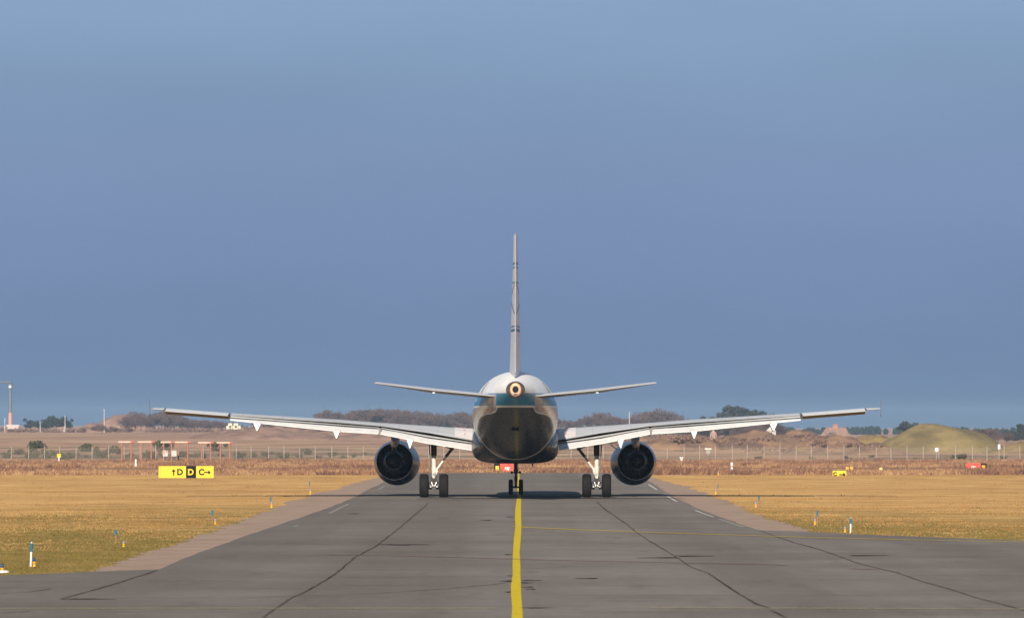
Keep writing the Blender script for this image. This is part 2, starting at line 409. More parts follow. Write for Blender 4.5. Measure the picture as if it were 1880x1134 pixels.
    ln = t.math('FRACT', t.math('MULTIPLY', Y, 1/1.6)); seam = t.math('MULTIPLY', t.band(ln, .004, .014, .003), .35)
    c = t.mix(seam, c, (.12, .12, .12))
    keel_refl = t.math('MULTIPLY', t.mr(ax, .035, .055, 1.0, 0.0), t.band(Z, 2.3, 3.75, .3))  # reflection of the yellow centre line, painted brown along the underside
    c = t.mix(t.math('MULTIPLY', keel_refl, .2), c, (.20, .12, .05))
    top = t.mr(Z, 4.83, 4.85)
    mt = t.math('MAXIMUM', t.math('MULTIPLY', t.mr(Z, 4.20, 4.21, 1.0, 0.0), .5), t.math('MULTIPLY', tip, .8))
    mt = t.math('MULTIPLY', mt, t.mr(t.math('MAXIMUM', bel, line), 0, 1, 1.0, .2))
    t.set(c, t.math('ADD', t.mr(fine, .3, .7, .20, .27), t.math('ADD', t.math('MULTIPLY', top, .2), t.math('MULTIPLY', bel, .02))), mt)
    t.val(t.b.inputs['Specular IOR Level'], t.math('MULTIPLY', t.mr(t.mr(Z, 4.2, 4.21), 0, 1, .5, .12), t.mr(bel, 0, 1, 1.0, .42)))
    # slight waviness of the skin
    t.bump(t.noise(o, 1.0, 3, .5, (1.6, .8, 1.6)), .012, .05)
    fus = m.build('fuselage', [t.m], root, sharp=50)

    white_m = paint('white_paint', (.74, .735, .72), .34, var=.08, coat=.2)
    grey_w = paint('wing_grey', (.52, .535, .56), .36, var=.10, coat=.15)
    flap_m = paint('flap_white', (.78, .765, .735), .38, var=.10)
    dark_m = paint('cavity_shade', (.018, .014, .012), .85)
    under = paint('wing_underside', (.17, .14, .12), .5, var=.2)
    metal_m = paint('bare_metal', (.55, .53, .50), .3, 1.0, var=.2)
    chrome = paint('white_gear_paint', (.60, .57, .52), .4, var=.3, scale=9)
    rub = paint('tyre_rubber', (.0105, .0095, .009), .8, var=.3, scale=8, spec=.2)
    hubm = paint('wheel_hub', (.33, .32, .30), .45, .4)
    gdark = paint('gear_dark', (.035, .035, .04), .5)
    red_m = paint('dark_red_mark', (.28, .012, .02), .5)
    beige = paint('heat_stained_metal', (.44, .31, .20), .55, .1, var=.25)
    black = paint('pipe_black', (.004, .004, .004), .9)  # near-black inside of the exhaust pipe

    # pale lettering on the teal band near the rear doors (too small to read in the photo)
    for sx in (-1, 1):
        mm = MB()
        for k, (s0, hgt) in enumerate([(24.0, .26), (24.35, .14), (24.6, .2), (24.95, .14), (25.2, .22), (25.5, .14), (25.75, .14), (26.05, .2)]):
            for q in range(2):
                sA = s0 + q*.14; z0 = 4.47
                def pz(s, z):
                    zt_, zb, hw = sec(s); zc = (zt_+zb)/2; hh = (zt_-zb)/2
                    a = math.asin(max(-1, min(1, (z-zc)/hh))); r = fpt(s, a, .006); return (sx*r[0], r[1], r[2])
                z1 = z0 + (hgt if q == 0 else .14)
                mm.add([pz(sA, z0), pz(sA+.07, z0), pz(sA+.07, z1), pz(sA, z1)], [(0, 1, 2, 3)])
                if q == 0: mm.add([pz(sA, z0+.14), pz(sA+.2, z0+.14), pz(sA+.2, z0+.10), pz(sA, z0+.10)], [(0, 1, 2, 3)])
        mm.build('lettering', white_m, root)
        # rear door and its window, thin outline
        dm = MB()
        for (s0, s1, za, zb_) in [(27.0, 27.9, 4.86, 5.35)]:
            g = []
            for s in np.linspace(s0, s1, 3):
                zt_, zb, hw = sec(s); zc = (zt_+zb)/2; hh = (zt_-zb)/2
                g.append([(lambda r: (sx*r[0], r[1], r[2]))(fpt(s, math.asin((z-zc)/hh), .005)) for z in np.linspace(za, zb_, 5)])
            for i in range(2):
                for k in range(4): dm.add([g[i][k], g[i+1][k], g[i+1][k+1], g[i][k+1]], [(0, 1, 2, 3)])
        dm.build('registration_patch', paint('faint_red_grey', (.42, .37, .37), .4), root)

    # APU exhaust
    ap = MB()
    def ring(s, w, h, z=4.985): return [(w*math.cos(2*math.pi*k/32), S0-s, z+h*math.sin(2*math.pi*k/32)) for k in range(32)]
    ap.loft([ring(33.70, .345, .36), ring(33.95, .315, .345), ring(33.97, .29, .325)], 0, True, False)
    ap.loft([ring(33.97, .29, .325), ring(33.90, .245, .29)], 0, True, False)
    apo = ap.build('apu_exhaust', [paint('exhaust_rim', (.13, .095, .075), .5, .5)], root)
    ap = MB(); ap.loft([ring(33.90, .245, .29), ring(33.93, .20, .25), ring(33.91, .135, .15)], 0, True, False)
    ap.loft([ring(33.91, .135, .15, 5.0), ring(33.3, .12, .12, 5.0)], 1, True, True)
    for z in (4.80, 4.75): ap.box((0, S0-33.955, z), (.17, .02, .018), 2)
    ap.build('exhaust_duct', [beige, black, gdark], apo)

    # ---------------- fin
    def foil(chord_s0, chord, half, n=9):
        # symmetric section, list of (s, w): sides from LE to TE and back
        up = []
        for k in range(n):
            u = (k/(n-1))**1.4; tt = 10*half*(.2969*math.sqrt(u)-.126*u-.3516*u*u+.2843*u**3-.1036*u**4)
            up.append((chord_s0+u*chord, max(0, tt)))
        return up + [(s, -w) for s, w in up[::-1][1:-1]]
    t = NT('fin_paint'); o = t.obj(); X, Y, Z = t.xyz(o); ax = t.math('ABSOLUTE', X)
    d = t.noise(o, 1.5, 5, .6, (1, 1, .4))
    c = t.mix(t.mr(d, .3, .7), (.61, .64, .69), (.70, .725, .765))
    tealc = (.002, .12, .18)
    def zy(y): return H - (y-HZ)*245.0/F
    for y0, y1 in ((480.8, 485.3), (488.8, 491.6), (516.4, 519), (596.8, 599.6), (602.6, 607.6)):
        c = t.mix(t.band(Z, zy(y1), zy(y0), .004), c, tealc)
    # lens-shaped outline
    u = t.mr(Z, zy(577), zy(519))
    w = t.math('MULTIPLY', t.math('POWER', t.math('SINE', t.math('MULTIPLY', u, math.pi)), .8), .165)
    w = t.math('ADD', w, .012)
    ln = t.math('MULTIPLY', t.band(t.math('SUBTRACT', ax, w), -.016, .016, .004), t.band(Z, zy(577), zy(519), .004))
    c = t.mix(ln, c, (.035, .05, .065))
    t.set(c, .4, .0, spec=.25)
    zs = [5.55, 5.8, 6.6, 8.0, 9.6, 11.3, 11.78, 11.9]
    m = MB(); secs = []
    for z in zs:
        f = (z-5.8)/6.1
        le = 26.4+f*5.0 if z >= 5.8 else 26.0; te = 32.75+f*.75
        half = max(.012, .262-.185*f) if z < 11.85 else .03
        if z < 5.8: half = .30
        secs.append([(w_, S0-s, z) for s, w_ in foil(le, te-le, half)])
    m.loft(secs, 0, True, True)
    fin = m.build('vertical_fin', [t.m], root, sharp=60)
    m = MB()   # rudder trailing edge strip and tip lamp
    pts = []
    for z in np.linspace(5.75, 11.8, 20):
        f = (z-5.8)/6.1; te = 32.75+f*.75
        pts.append([(-.03, S0-te+.06, z), (0.0, S0-te-.035, z), (.03, S0-te+.06, z)])
    m.loft(pts, 0, False, False, False)
    m.build('rudder_edge', [white_m], fin)

    # ---------------- tailplane
    for sx in (-1, 1):
        m = MB(); secs = []
        for b, le, te, yt, ye, yb in ((.55, 27.7, 31.4, 721.6, 725.3, 733), (1.1, 28.1, 31.55, 722.5, 726.3, 731), (3.7, 30.0, 32.3, 711.5, 716.0, 720.6), (6.1, 31.7, 33.0, 700.6, 703.3, 704.9), (6.22, 32.1, 33.0, 701.2, 702.6, 703.6)):
            D = YG+S0-te; k = D/F
            zt_, ze, zb = [H-(y-HZ)*k for y in (yt, ye, yb)]
            c = te-le; zm = (zt_+zb)/2
            secs.append([(sx*b, S0-le, zm), (sx*b, S0-le-.06*c, zm+(zt_-zm)*.62), (sx*b, S0-le-.3*c, zt_), (sx*b, S0-le-.62*c, ze+(zt_-ze)*.68), (sx*b, S0-te, ze+.012),
                         (sx*b, S0-te, ze-.012), (sx*b, S0-le-.62*c, zb+.15*(ze-zb)), (sx*b, S0-le-.35*c, zb), (sx*b, S0-le-.06*c, zm+(zb-zm)*.6)])
        m.loft(secs, 0, True, True)
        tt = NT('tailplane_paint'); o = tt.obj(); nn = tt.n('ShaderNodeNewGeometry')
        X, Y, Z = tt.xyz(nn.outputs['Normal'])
        tt.set(tt.mix(tt.mr(Z, -.05, .05), (.20, .17, .15), (.56, .57, .59)), .38)  # shade of the underside put into the colour by face direction
        st = m.build('tailplane', [tt.m], root, sharp=35)
        m = MB(); D = YG+S0-32.3
        m.box((sx*3.62, S0-32.25, H-(720.6-HZ)*D/F+.0), (.12, .4, .035)); m.build('hinge_fairing', [white_m], st)

    # ---------------- wings
    ST = [ # b, LE s, TE s (neutral), rows: top, spoiler TE, flap top, seal line, flap TE
        (1.4, 10.6, 17.35, 788.5, 809.5, 813.5, 815.8, 828),
        (2.05, 10.95, 17.4, 787, 807.7, 811.7, 814.4, 826),
        (4.05, 12.0, 17.5, 781.6, 793.9, 799.5, 803.6, 814),
        (6.35, 13.15, 17.65, 775.7, 781.2, 784.6, 787.0, 796.3),
        (8.3, 14.1, 18.1, 769.8, 774.9, 778.6, 781.2, 791.6),
        (13.3, 16.55, 19.15, 757.6, 761.6, 763.2, 767.2, 771)]
    for sx in (-1, 1):
        wing = None
        m = MB(); secs = []; flap_rows = []; seal = []; cav = []
        for b, le, te, yt, ys_, yf, yl, ye in ST:
            c = te-le; D = YG+S0-te; k = D/F
            zt_, zs_, zf, zl, ze = [H-(y-HZ)*k for y in (yt, ys_, yf, yl, ye)]
            fc = 1.25 if b < 6.4 else 1.25-.5*(b-6.35)/7
            ssp = te-fc*.82; t_ = min(.118*c, (zt_-ze)*.86); zb = zt_-t_
            cavs = ssp-.55
            P = [(le, zt_-.6*t_), (le+.03*c, zt_-.3*t_), (le+.12*c, zt_-.1*t_), (le+.36*c, zt_), (le+.5*c, zt_-.02*t_), (le+.5*c+.45*(ssp-le-.5*c), zt_-(zt_-zs_)*.36), (ssp, zs_),
                 (ssp, zs_-.02), (cavs, zs_-.02), (cavs, max(zb, ze+.04)+.02), (le+.42*c, zb), (le+.15*c, zb+.1*t_), (le+.04*c, zb+.3*t_)]
            secs.append([(sx*b, S0-s, z) for s, z in P])
            # flap: nose in the cavity, upper side, trailing edge, lower side
            fl = [(ssp-.40, zf-.16), (ssp-.38, zf-.05), (ssp-.2, zf+.005), (ssp+.02, zf-.005), (ssp+fc*.45, zf+(ze-zf)*.36), (te+fc*.22, ze+.010), (te+fc*.22, ze-.010), (ssp+fc*.4, zf+(ze-zf)*.55-.04), (ssp-.05, zf-.2)]
            flap_rows.append([(sx*b, S0-s, z) for s, z in fl])
            # seal line lies on the flap's upper side
            f = (zl-zf)/(ze-zf); f = max(.06, min(.8, f))
            u = f/.36 if f < .36 else None
            sl = ssp+.02+(fc*.45-.02)*f/.36 if f < .36 else ssp+fc*.45+(te+fc*.22-ssp-fc*.45)*(f-.36)/.64
            zz = zf+(ze-zf)*f
            seal.append((sx*b, S0-sl, zz))
        # outboard (aileron) part
        for b, le, te, yt, ye, yb in ((13.42, 16.6, 19.15, 757.6, 763.0, 769.0), (16.3, 18.0, 19.72, 748.8, 754.4, 760.0), (16.36, 18.05, 19.72, 748.8, 751.8, 753.2), (16.98, 18.4, 19.85, 748.3, 750.0, 751.3)):
            c = te-le; D = YG+S0-te; k = D/F
            zt_, ze, zb = [H-(y-HZ)*k for y in (yt, ye, yb)]; t_ = zt_-zb
            P = [(le, zt_-.6*t_), (le+.03*c, zt_-.3*t_), (le+.12*c, zt_-.1*t_), (le+.36*c, zt_), (le+.5*c, zt_-.04*t_), (le+.75*c, zt_-(zt_-ze)*.5), (te, ze+.012), (te, ze-.012), (le+.8*c, zb+(ze-zb)*.22), (le+.62*c, zb+.0), (le+.42*c, zb), (le+.15*c, zb+.1*t_), (le+.04*c, zb+.3*t_)]
            secs.append([(sx*b, S0-s, z) for s, z in P])
        nI = len(ST)
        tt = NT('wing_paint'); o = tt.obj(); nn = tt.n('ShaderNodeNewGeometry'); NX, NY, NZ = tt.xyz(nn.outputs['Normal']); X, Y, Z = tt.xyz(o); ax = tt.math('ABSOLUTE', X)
        d = tt.noise(o, 1.0, 5, .6, (.6, 2.5, 1))
        up = tt.mix(tt.mr(d, .3, .7), (.44, .455, .48), (.56, .57, .59))
        # pale outboard skin
        up = tt.mix(tt.mr(ax, 13.35, 13.4), up, (.68, .69, .70))
        seam = tt.band(tt.math('FRACT', tt.math('MULTIPLY', ax, .55)), .0, .012, .004)
        up = tt.mix(tt.math('MULTIPLY', seam, .35), up, (.15, .15, .15))
        c = tt.mix(tt.mr(NZ, -.02, .02), (.030, .023, .019), up)  # downward faces have their shade painted in as dark brown
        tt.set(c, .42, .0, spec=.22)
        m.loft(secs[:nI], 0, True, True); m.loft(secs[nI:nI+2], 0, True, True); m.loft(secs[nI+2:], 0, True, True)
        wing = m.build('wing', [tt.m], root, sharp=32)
        # near-black sheets painting shade into the gap between spoilers and flaps
        m = MB()
        for i in range(nI-1):
            a, b2 = secs[i], secs[i+1]
            q = [Vector(a[8])+Vector((0, -.004, 0)), Vector(a[9])+Vector((0, -.004, 0)), Vector(b2[9])+Vector((0, -.004, 0)), Vector(b2[8])+Vector((0, -.004, 0))]
            m.add(q, [(0, 1, 2, 3)])
            e = .004
            m.add([Vector(a[7])+Vector((0, .02, -e)), Vector(a[8])+Vector((0, 0, -e)), Vector(b2[8])+Vector((0, 0, -e)), Vector(b2[7])+Vector((0, .02, -e))], [(0, 1, 2, 3)])
        m.build('flap_well', [dark_m], wing)
        # flaps
        def lerp_row(r0, r1, f): return [tuple(Vector(p).lerp(Vector(q), f)) for p, q in zip(r0, r1)]
        r = flap_rows
        for (rows_) in ([lerp_row(r[1], r[2], .0), r[2], lerp_row(r[2], r[3], .985)], [lerp_row(r[3], r[4], .03), r[4], r[5]]):
            m = MB(); m.loft(rows_, 0, True, True); fo = m.build('flap', [flap_m], wing, sharp=40)
            m = MB()
            idx = [i for i in range(nI)]
            x0, x1 = abs(rows_[0][0][0]), abs(rows_[-1][0][0])
            sl = []
            for q in range(13):
                bx = x0+(x1-x0)*q/12
                bs = [abs(p[0]) for p in seal]
                yv = np.interp(bx, bs, [p[1] for p in seal]); zv = np.interp(bx, bs, [p[2] for p in seal])
                sl.append((sx*bx, yv, zv))
            for i in range(12):
                a, b2 = Vector(sl[i]), Vector(sl[i+1])
                e = Vector((0, -.02, .006)); g = Vector((0, -.12, -.032)); g2 = Vector((0, .09, .030))
                m.add([a+g, b2+g, b2+g2+Vector((0, 0, .006)), a+g2+Vector((0, 0, .006))], [(0, 1, 2, 3)])
            m.build('flap_seal', [paint('seal_grey', (.035, .038, .045), .6)], fo)
        # bracket at the kink
        m = MB(); k = r[3]
        m.box((sx*6.36, k[4][1]+.02, k[4][2]-.10), (.10, .9, .36)); m.build('flap_bracket', [paint('bracket_grey', (.14, .13, .12), .5)], wing)
        # white root panel with three dark red marks, on the upper skin
        m = MB()
        def up_pt(bx, f, off=.014):
            # f: 0 at crest .. 1 at spoiler trailing edge
            bs = [p[0] for p in ST]; i = max(0, min(nI-2, int(np.searchsorted(bs, bx)-1))); g = (bx-bs[i])/(bs[i+1]-bs[i])
            row = lerp_row(secs[i], secs[i+1], g)
            tri = [row[3], row[4], row[5], row[6]]; q = f*3; j = min(2, int(q)); p = Vector(tri[j]).lerp(Vector(tri[j+1]), q-j)
            return (p.x, p.y-.01, p.z+off)
        fs_ = [0, 1/6, 1/3, .5, 2/3, 5/6, .995]
        for i in range(6): m.add([up_pt(2.02, fs_[i]), up_pt(2.9-.06*(i/6), fs_[i]), up_pt(2.9-.06*((i+1)/6), fs_[i+1]), up_pt(2.02, fs_[i+1])], [(0, 1, 2, 3)])
        rp = m.build('root_panel', [paint('root_panel_white', (.74, .70, .68), .35, var=.06)], wing)
        m = MB()
        for f in (.30, .55, .78):
            p = up_pt(2.5-.14*f, f, .03)
            m = MB(); m.loft([[(p[0]+.045*math.cos(2*math.pi*k/12), p[1]-.012+e, p[2]+.022*math.sin(2*math.pi*k/12)) for k in range(12)] for e in (0, .05)], 0, True, True, False)
            m.build('red_mark', [red_m], wing)
        # flap track fairings: inverted-triangle canoes
        for px, yt, ybm, w in ((473, 777.5, 792.2, .19), (617.5, 791, 806.2, .175), (752, 807.5, 824, .16)):
            b = (946-px)/39.3
            te = np.interp(b, [s[0] for s in ST], [s[2] for s in ST]); D = YG+S0-te; k = D/F
            z1 = H-(yt-HZ)*k; z0 = H-(ybm-HZ)*k
            m = MB(); y_ = S0-te
            secs_ = []
            for dy, ww, zz0, zz1 in ((2.3, .02, z1-.02, z1+.02), (1.4, w*.8, z1-.26, z1+.14), (.3, w, z0-.02, z1+.08), (-.25, w, z0, z1+.02), (-.42, w*.86, z0+.05, z1-.01)):
                secs_.append([(sx*b-ww, y_+dy, zz1), (sx*b+ww, y_+dy, zz1), (sx*b+ww*.55, y_+dy, (zz0+zz1)/2), (sx*b+.02, y_+dy, zz0), (sx*b-.02, y_+dy, zz0), (sx*b-ww*.55, y_+dy, (zz0+zz1)/2)])
            m.loft(secs_, 0, True, True, False)
            m.build('flap_fairing', [flap_m], wing)
        # wingtip fence
        m = MB(); bx = sx*17.0
        D = YG+S0-19.4; k = D/F; zq = lambda y: H-(y-HZ)*k
        out = [(18.25, zq(751)), (19.2, zq(737)), (19.75, zq(733.3)), (20.0, zq(736)), (19.95, zq(750)), (20.0, zq(760)), (19.7, zq(764.5)), (19.1, zq(760))]
        A = [(bx*(YG+S0-s)/(YG+S0-19.3)+sx*(.02+.03*max(0, (z-zq(750))/.45)), S0-s, z) for s, z in out]; B = [(x+sx*.022, y, z) for x, y, z in A]
        m.add(A+B, [tuple(range(8)), tuple(range(8, 16))[::-1]] + [(i, 8+i, 8+(i+1) % 8, (i+1) % 8) for i in range(8)])
        m.build('wingtip_fence', [paint('fence_dark', (.10, .09, .11), .7, spec=.1)], wing)

    # ---------------- belly fairing
    m = MB(); secs = []
    for s, hw, zb, ztp, n in ((8.8, 1.0, 1.80, 3.0, 2.5), (9.8, 1.85, 1.66, 3.2, 3), (11.5, 2.03, 1.62, 3.4, 3.6), (15, 2.04, 1.615, 3.45, 3.8), (17.6, 2.03, 1.615, 3.42, 3.8), (18.6, 1.99, 1.63, 3.3, 3.4), (19.6, 1.90, 1.70, 3.1, 3.0), (20.6, 1.70, 1.84, 2.9, 2.6), (21.4, 1.3, 2.1, 2.8, 2.2)):
        zc = (zb+ztp)/2; hh = (ztp-zb)/2; ring_ = []
        for k in range(48):
            a = 2*math.pi*k/48; ca, sa_ = math.cos(a), math.sin(a)
            ring_.append((hw*math.copysign(abs(ca)**(2/n), ca), S0-s, zc+hh*math.copysign(abs(sa_)**(2/n), sa_)))
        secs.append(ring_)
    m.loft(secs, 0, True, True)
    bf = m.build('belly_fairing', [paint('belly_grey', (.020, .022, .026), .30, .0, var=.2, spec=.22)], root, sharp=50)
    m = MB()   # small antennas and drain mast under the body
    m.box((.8, S0-18, 1.56), (.06, .35, .12)); m.build('blade_antenna', [gdark], root)
    m = MB(); m.box((-.05, S0-24.6, 1.98), (.03, .3, .18)); m.build('blade_antenna', [gdark], root)
    m = MB(); m.box((0, S0-28.6, 3.18), (.35, .25, .05)); m.build('drain_mast', [gdark], root)
    for sx in (-1, 1):
        m = MB()
        m.add([(sx*1.62, S0-21.0, 2.98), (sx*1.80, S0-21.0, 2.99), (sx*1.80, S0-21.0, 3.01), (sx*1.62, S0-21.0, 3.0)], [(0, 1, 2, 3)])
        m.build('intake_flap', [white_m], root)

    # ---------------- engines
    navy = NT('nacelle_navy'); o = navy.obj()
    navy.set(navy.mix(navy.mr(navy.noise(o, 2, 4), .3, .7), (.002, .007, .022), (.004, .011, .032)), .26, .0, spec=.35)
    core_m = paint('core_dark_metal', (.016, .022, .038), .30, .3, var=.2)
    duct_m = paint('duct_dark', (.005, .006, .008), .7)
    plug_m = paint('plug_metal', (.012, .012, .014), .6, .3)
    for sx in (-1, 1):
        def axis(s):
            f = (s-8.0)/3.3
            return Vector((sx*(5.68+.11*f), S0-s, 1.575+.06*f+.075*max(0, f-.6)))
        m = MB()
        m.lathe([(8.15, .80), (8.0, .84), (7.98, .90), (8.1, .985), (8.5, 1.07), (9.1, 1.09), (9.8, 1.075), (10.5, 1.02), (11.1, .94), (11.45, .89), (11.455, .86)], axis, 56)
        en = m.build('engine_nacelle', [navy.m], root, sharp=60)
        m = MB(); m.lathe([(11.455, .86), (11.2, .865), (10.6, .86), (9.6, .85), (9.4, .3)], axis, 56)
        m.build('fan_duct', [duct_m], en)
        m = MB(); m.lathe([(9.6, .58), (10.6, .66), (11.2, .645), (11.7, .56), (12.15, .46), (12.4, .395), (12.41, .365)], axis, 48)
        m.build('core_cowl', [core_m], en, sharp=60)
        m = MB(); m.lathe([(12.41, .365), (12.1, .36), (11.7, .34), (11.65, .1)], axis, 40, 0); m.lathe([(11.7, .27), (12.1, .235), (12.5, .17), (12.75, .09), (12.78, 0.0)], axis, 40, 1)
        m.build('exhaust_plug', [duct_m, plug_m], en)
        m = MB(); m.lathe([(11.40, .899), (11.462, .893), (11.465, .862), (11.42, .858)], axis, 56); m.build('nozzle_rim', [paint('rim_metal', (.38, .40, .44), .25, .8)], en)
        # pylon
        m = MB(); cx = sx*5.75
        pf = paint('pylon_grey', (.42, .385, .34), .45)
        secs = []
        for s, w, z0, z1 in ((9.2, .16, 2.55, 2.75), (11.5, .19, 2.48, 2.95), (13.2, .18, 2.36, 2.85), (14.3, .15, 2.40, 2.72), (15.2, .06, 2.55, 2.66)):
            secs.append([(cx-w, S0-s, z1), (cx+w, S0-s, z1), (cx+w*.95, S0-s, z0+.12), (cx+w*.5, S0-s, z0), (cx-w*.5, S0-s, z0), (cx-w*.95, S0-s, z0+.12)])
        m.loft(secs, 0, True, True, False)
        m.build('pylon', [pf], en)
        m = MB()   # strut fairing below the pylon onto the core
        secs = []
        for s, w, z0, z1 in ((10.8, .17, 1.95, 2.6), (11.8, .18, 2.0, 2.55), (12.9, .15, 2.12, 2.5), (13.5, .08, 2.28, 2.45)):
            secs.append([(cx+sx*.05-w, S0-s, z1), (cx+sx*.05+w, S0-s, z1), (cx+sx*.05+w*.5, S0-s, z0), (cx+sx*.05-w*.5, S0-s, z0)])
        m.loft(secs, 0, True, True, True); m.build('pylon_fairing', [core_m], en, sharp=40)
        m = MB()   # vortex strake inboard
        c = axis(9.0); ca = Vector((-sx*math.cos(R(38)), 0, math.sin(R(38))))
        p = c+ca*1.05; q = c+ca*1.42
        m.add([p+Vector((0, .5, 0)), p+Vector((0, -.6, 0)), q+Vector((0, -.6, 0)), q+Vector((0, -.1, 0)), p+Vector((.03, .5, .03)), p+Vector((.03, -.6, .03)), q+Vector((.03, -.6, .03)), q+Vector((.03, -.1, .03))],
              [(0, 1, 2, 3), (7, 6, 5, 4), (0, 4, 5, 1), (1, 5, 6, 2), (2, 6, 7, 3), (3, 7, 4, 0)])
        m.build('strake', [navy.m], en)

    # ---------------- landing gear
    def wheel(parent, c, rad, w, hubr, nm='wheel'):
        m = MB(); secs = []
        prof_ = [(-w*.36, hubr), (-w*.5, hubr*1.12), (-w*.5, rad*.80), (-w*.44, rad*.93), (-w*.28, rad*.99), (-w*.05, rad), (-w*.045, rad*.985), (w*.045, rad*.985), (w*.05, rad), (w*.28, rad*.99), (w*.44, rad*.93), (w*.5, rad*.80), (w*.5, hubr*1.12), (w*.36, hubr)]
        for u, r_ in prof_:
            secs.append([(c[0]+u, c[1]+r_*math.cos(2*math.pi*k/36), c[2]+r_*math.sin(2*math.pi*k/36)) for k in range(36)])
        m.loft(secs, 0, True, False); m.v = m.v
        for u in (-w*.3, w*.3):
            m.add([(c[0]+u, c[1]+hubr*math.cos(2*math.pi*k/24), c[2]+hubr*math.sin(2*math.pi*k/24)) for k in range(24)], [tuple(range(24))], 1)
            m.tube((c[0]+u*.6, c[1], c[2]), (c[0]+u*1.45, c[1], c[2]), hubr*.45, hubr*.35, 16, 1)
        return m.build(nm, [rub, hubm], parent, sharp=50)
    for sx in (-1, 1):
        x = sx*3.84
        m = MB()
        m.tube((x, .05, 2.75), (x, .02, 1.98), .135, .135, 16, 1)
        m.tube((x, .02, 2.0), (x, 0, .95), .10, .10, 16, 0)
        m.tube((x, .02, 1.45), (x, .02, 1.25), .118, .118, 16, 0)
        m.tube((x, 0, .98), (x, 0, .58), .075, .075, 14, 2)
        m.tube((x-.40, 0, .57), (x+.40, 0, .57), .07, .07, 12, 3)
        gear = m.build('main_landing_gear', [chrome, gdark, metal_m, hubm], root, sharp=40)
        for q in (-.465, .465): wheel(gear, (x+q, 0, .565), .565, .43, .26)
        m = MB()   # torque links, brake pack, hoses
        m.box((x, -.16, .80), (.13, .10, .30), 0, Matrix.Rotation(R(25), 3, 'X')); m.box((x, -.17, 1.02), (.11, .08, .28), 0, Matrix.Rotation(R(-25), 3, 'X'))
        for q in (-1, 1):
            m.tube((x+q*.10, 0, .57), (x+q*.24, 0, .57), .19, .17, 16, 1)
            m.tube((x+q*.09, -.10, 1.0), (x+q*.15, -.12, .62), .022, .022, 6, 1)
            m.tube((x+q*.12, -.16, .74), (x+q*.05, -.2, .55), .03, .03, 6, 0)
            m.box((x+q*.07, -.22, .64), (.05, .06, .07), 0)
            m.box((x+q*.15, -.2, .52), (.07, .05, .06), 0)
        m.box((x, -.2, .47), (.10, .08, .05), 1)
        m.build('torque_link', [metal_m, gdark], gear)
        m = MB(); xi = -sx   # side brace running up inboard
        m.tube((x+xi*.14, .05, 1.33), (x+xi*.58, .12, 1.95), .052, .052, 12, 0)
        m.tube((x+xi*.56, .12, 1.93), (x+xi*.90, .18, 2.36), .068, .068, 12, 1)
        m.tube((x+xi*.55, .2, 2.40), (x+xi*.86, .18, 2.28), .03, .03, 8, 1)
        m.box((x+xi*.84, .17, 2.30), (.2, .12, .12), 1); m.tube((x+xi*.82, .17, 2.36), (x+xi*1.04, .2, 2.48), .05, .05, 8, 0)
        m.box((x+xi*.13, 0, 1.30), (.1, .1, .2), 0); m.tube((x+xi*.12, -.02, 1.1), (x+xi*.16, -.04, 1.32), .028, .028, 8, 0)
        m.build('side_brace', [chrome, gdark], gear, sharp=40)
        m = MB()   # leg door, seen edge on outboard of the leg
        m.add([(x+sx*.20, .55, 2.6), (x+sx*.20, -.42, 2.5), (x+sx*.17, -.38, 1.35), (x+sx*.17, .45, 1.30), (x+sx*.24, .55, 2.6), (x+sx*.24, -.42, 2.5), (x+sx*.205, -.38, 1.35), (x+sx*.205, .45, 1.30)],
              [(0, 1, 2, 3), (7, 6, 5, 4), (0, 4, 5, 1), (1, 5, 6, 2), (2, 6, 7, 3), (3, 7, 4, 0)])
        m.build('gear_door', [paint('door_grey', (.12, .12, .13), .4)], gear)
    # nose gear
    y = 11.04; x = .035
    m = MB()
    m.tube((x, y+.15, 2.0), (x, y+.02, 1.05), .10, .09, 14, 0); m.tube((x, y+.02, 1.06), (x, y, .38), .06, .06, 12, 0); m.tube((x-.3, y, .375), (x+.3, y, .375), .045, .045, 10, 0)
    m.box((x, y-.09, .80), (.15, .1, .22), 0); m.box((x, y-.1, 1.18), (.22, .12, .14), 0)
    ng = m.build('nose_landing_gear', [gdark], root, sharp=40)
    for q in (-.25, .25): wheel(ng, (x+q, y, .38), .38, .215, .17)
    for q in (-1, 1): m = MB(); m.tube((x+q*.20, y-.06, 1.10), (x+q*.20, y+.10, 1.10), .07, .06, 12, 0); m.box((x+q*.12, y, 1.10), (.16, .04, .04), 0); m.build('taxi_lamp', [gdark], ng)
    for q in (-1, 1): m = MB(); m.box((x+q*.36, y+.2, 1.62), (.03, 1.5, .42), 0, Matrix.Rotation(R(8*q), 3, 'Y')); m.build('gear_door', [white_m], ng)
    return root

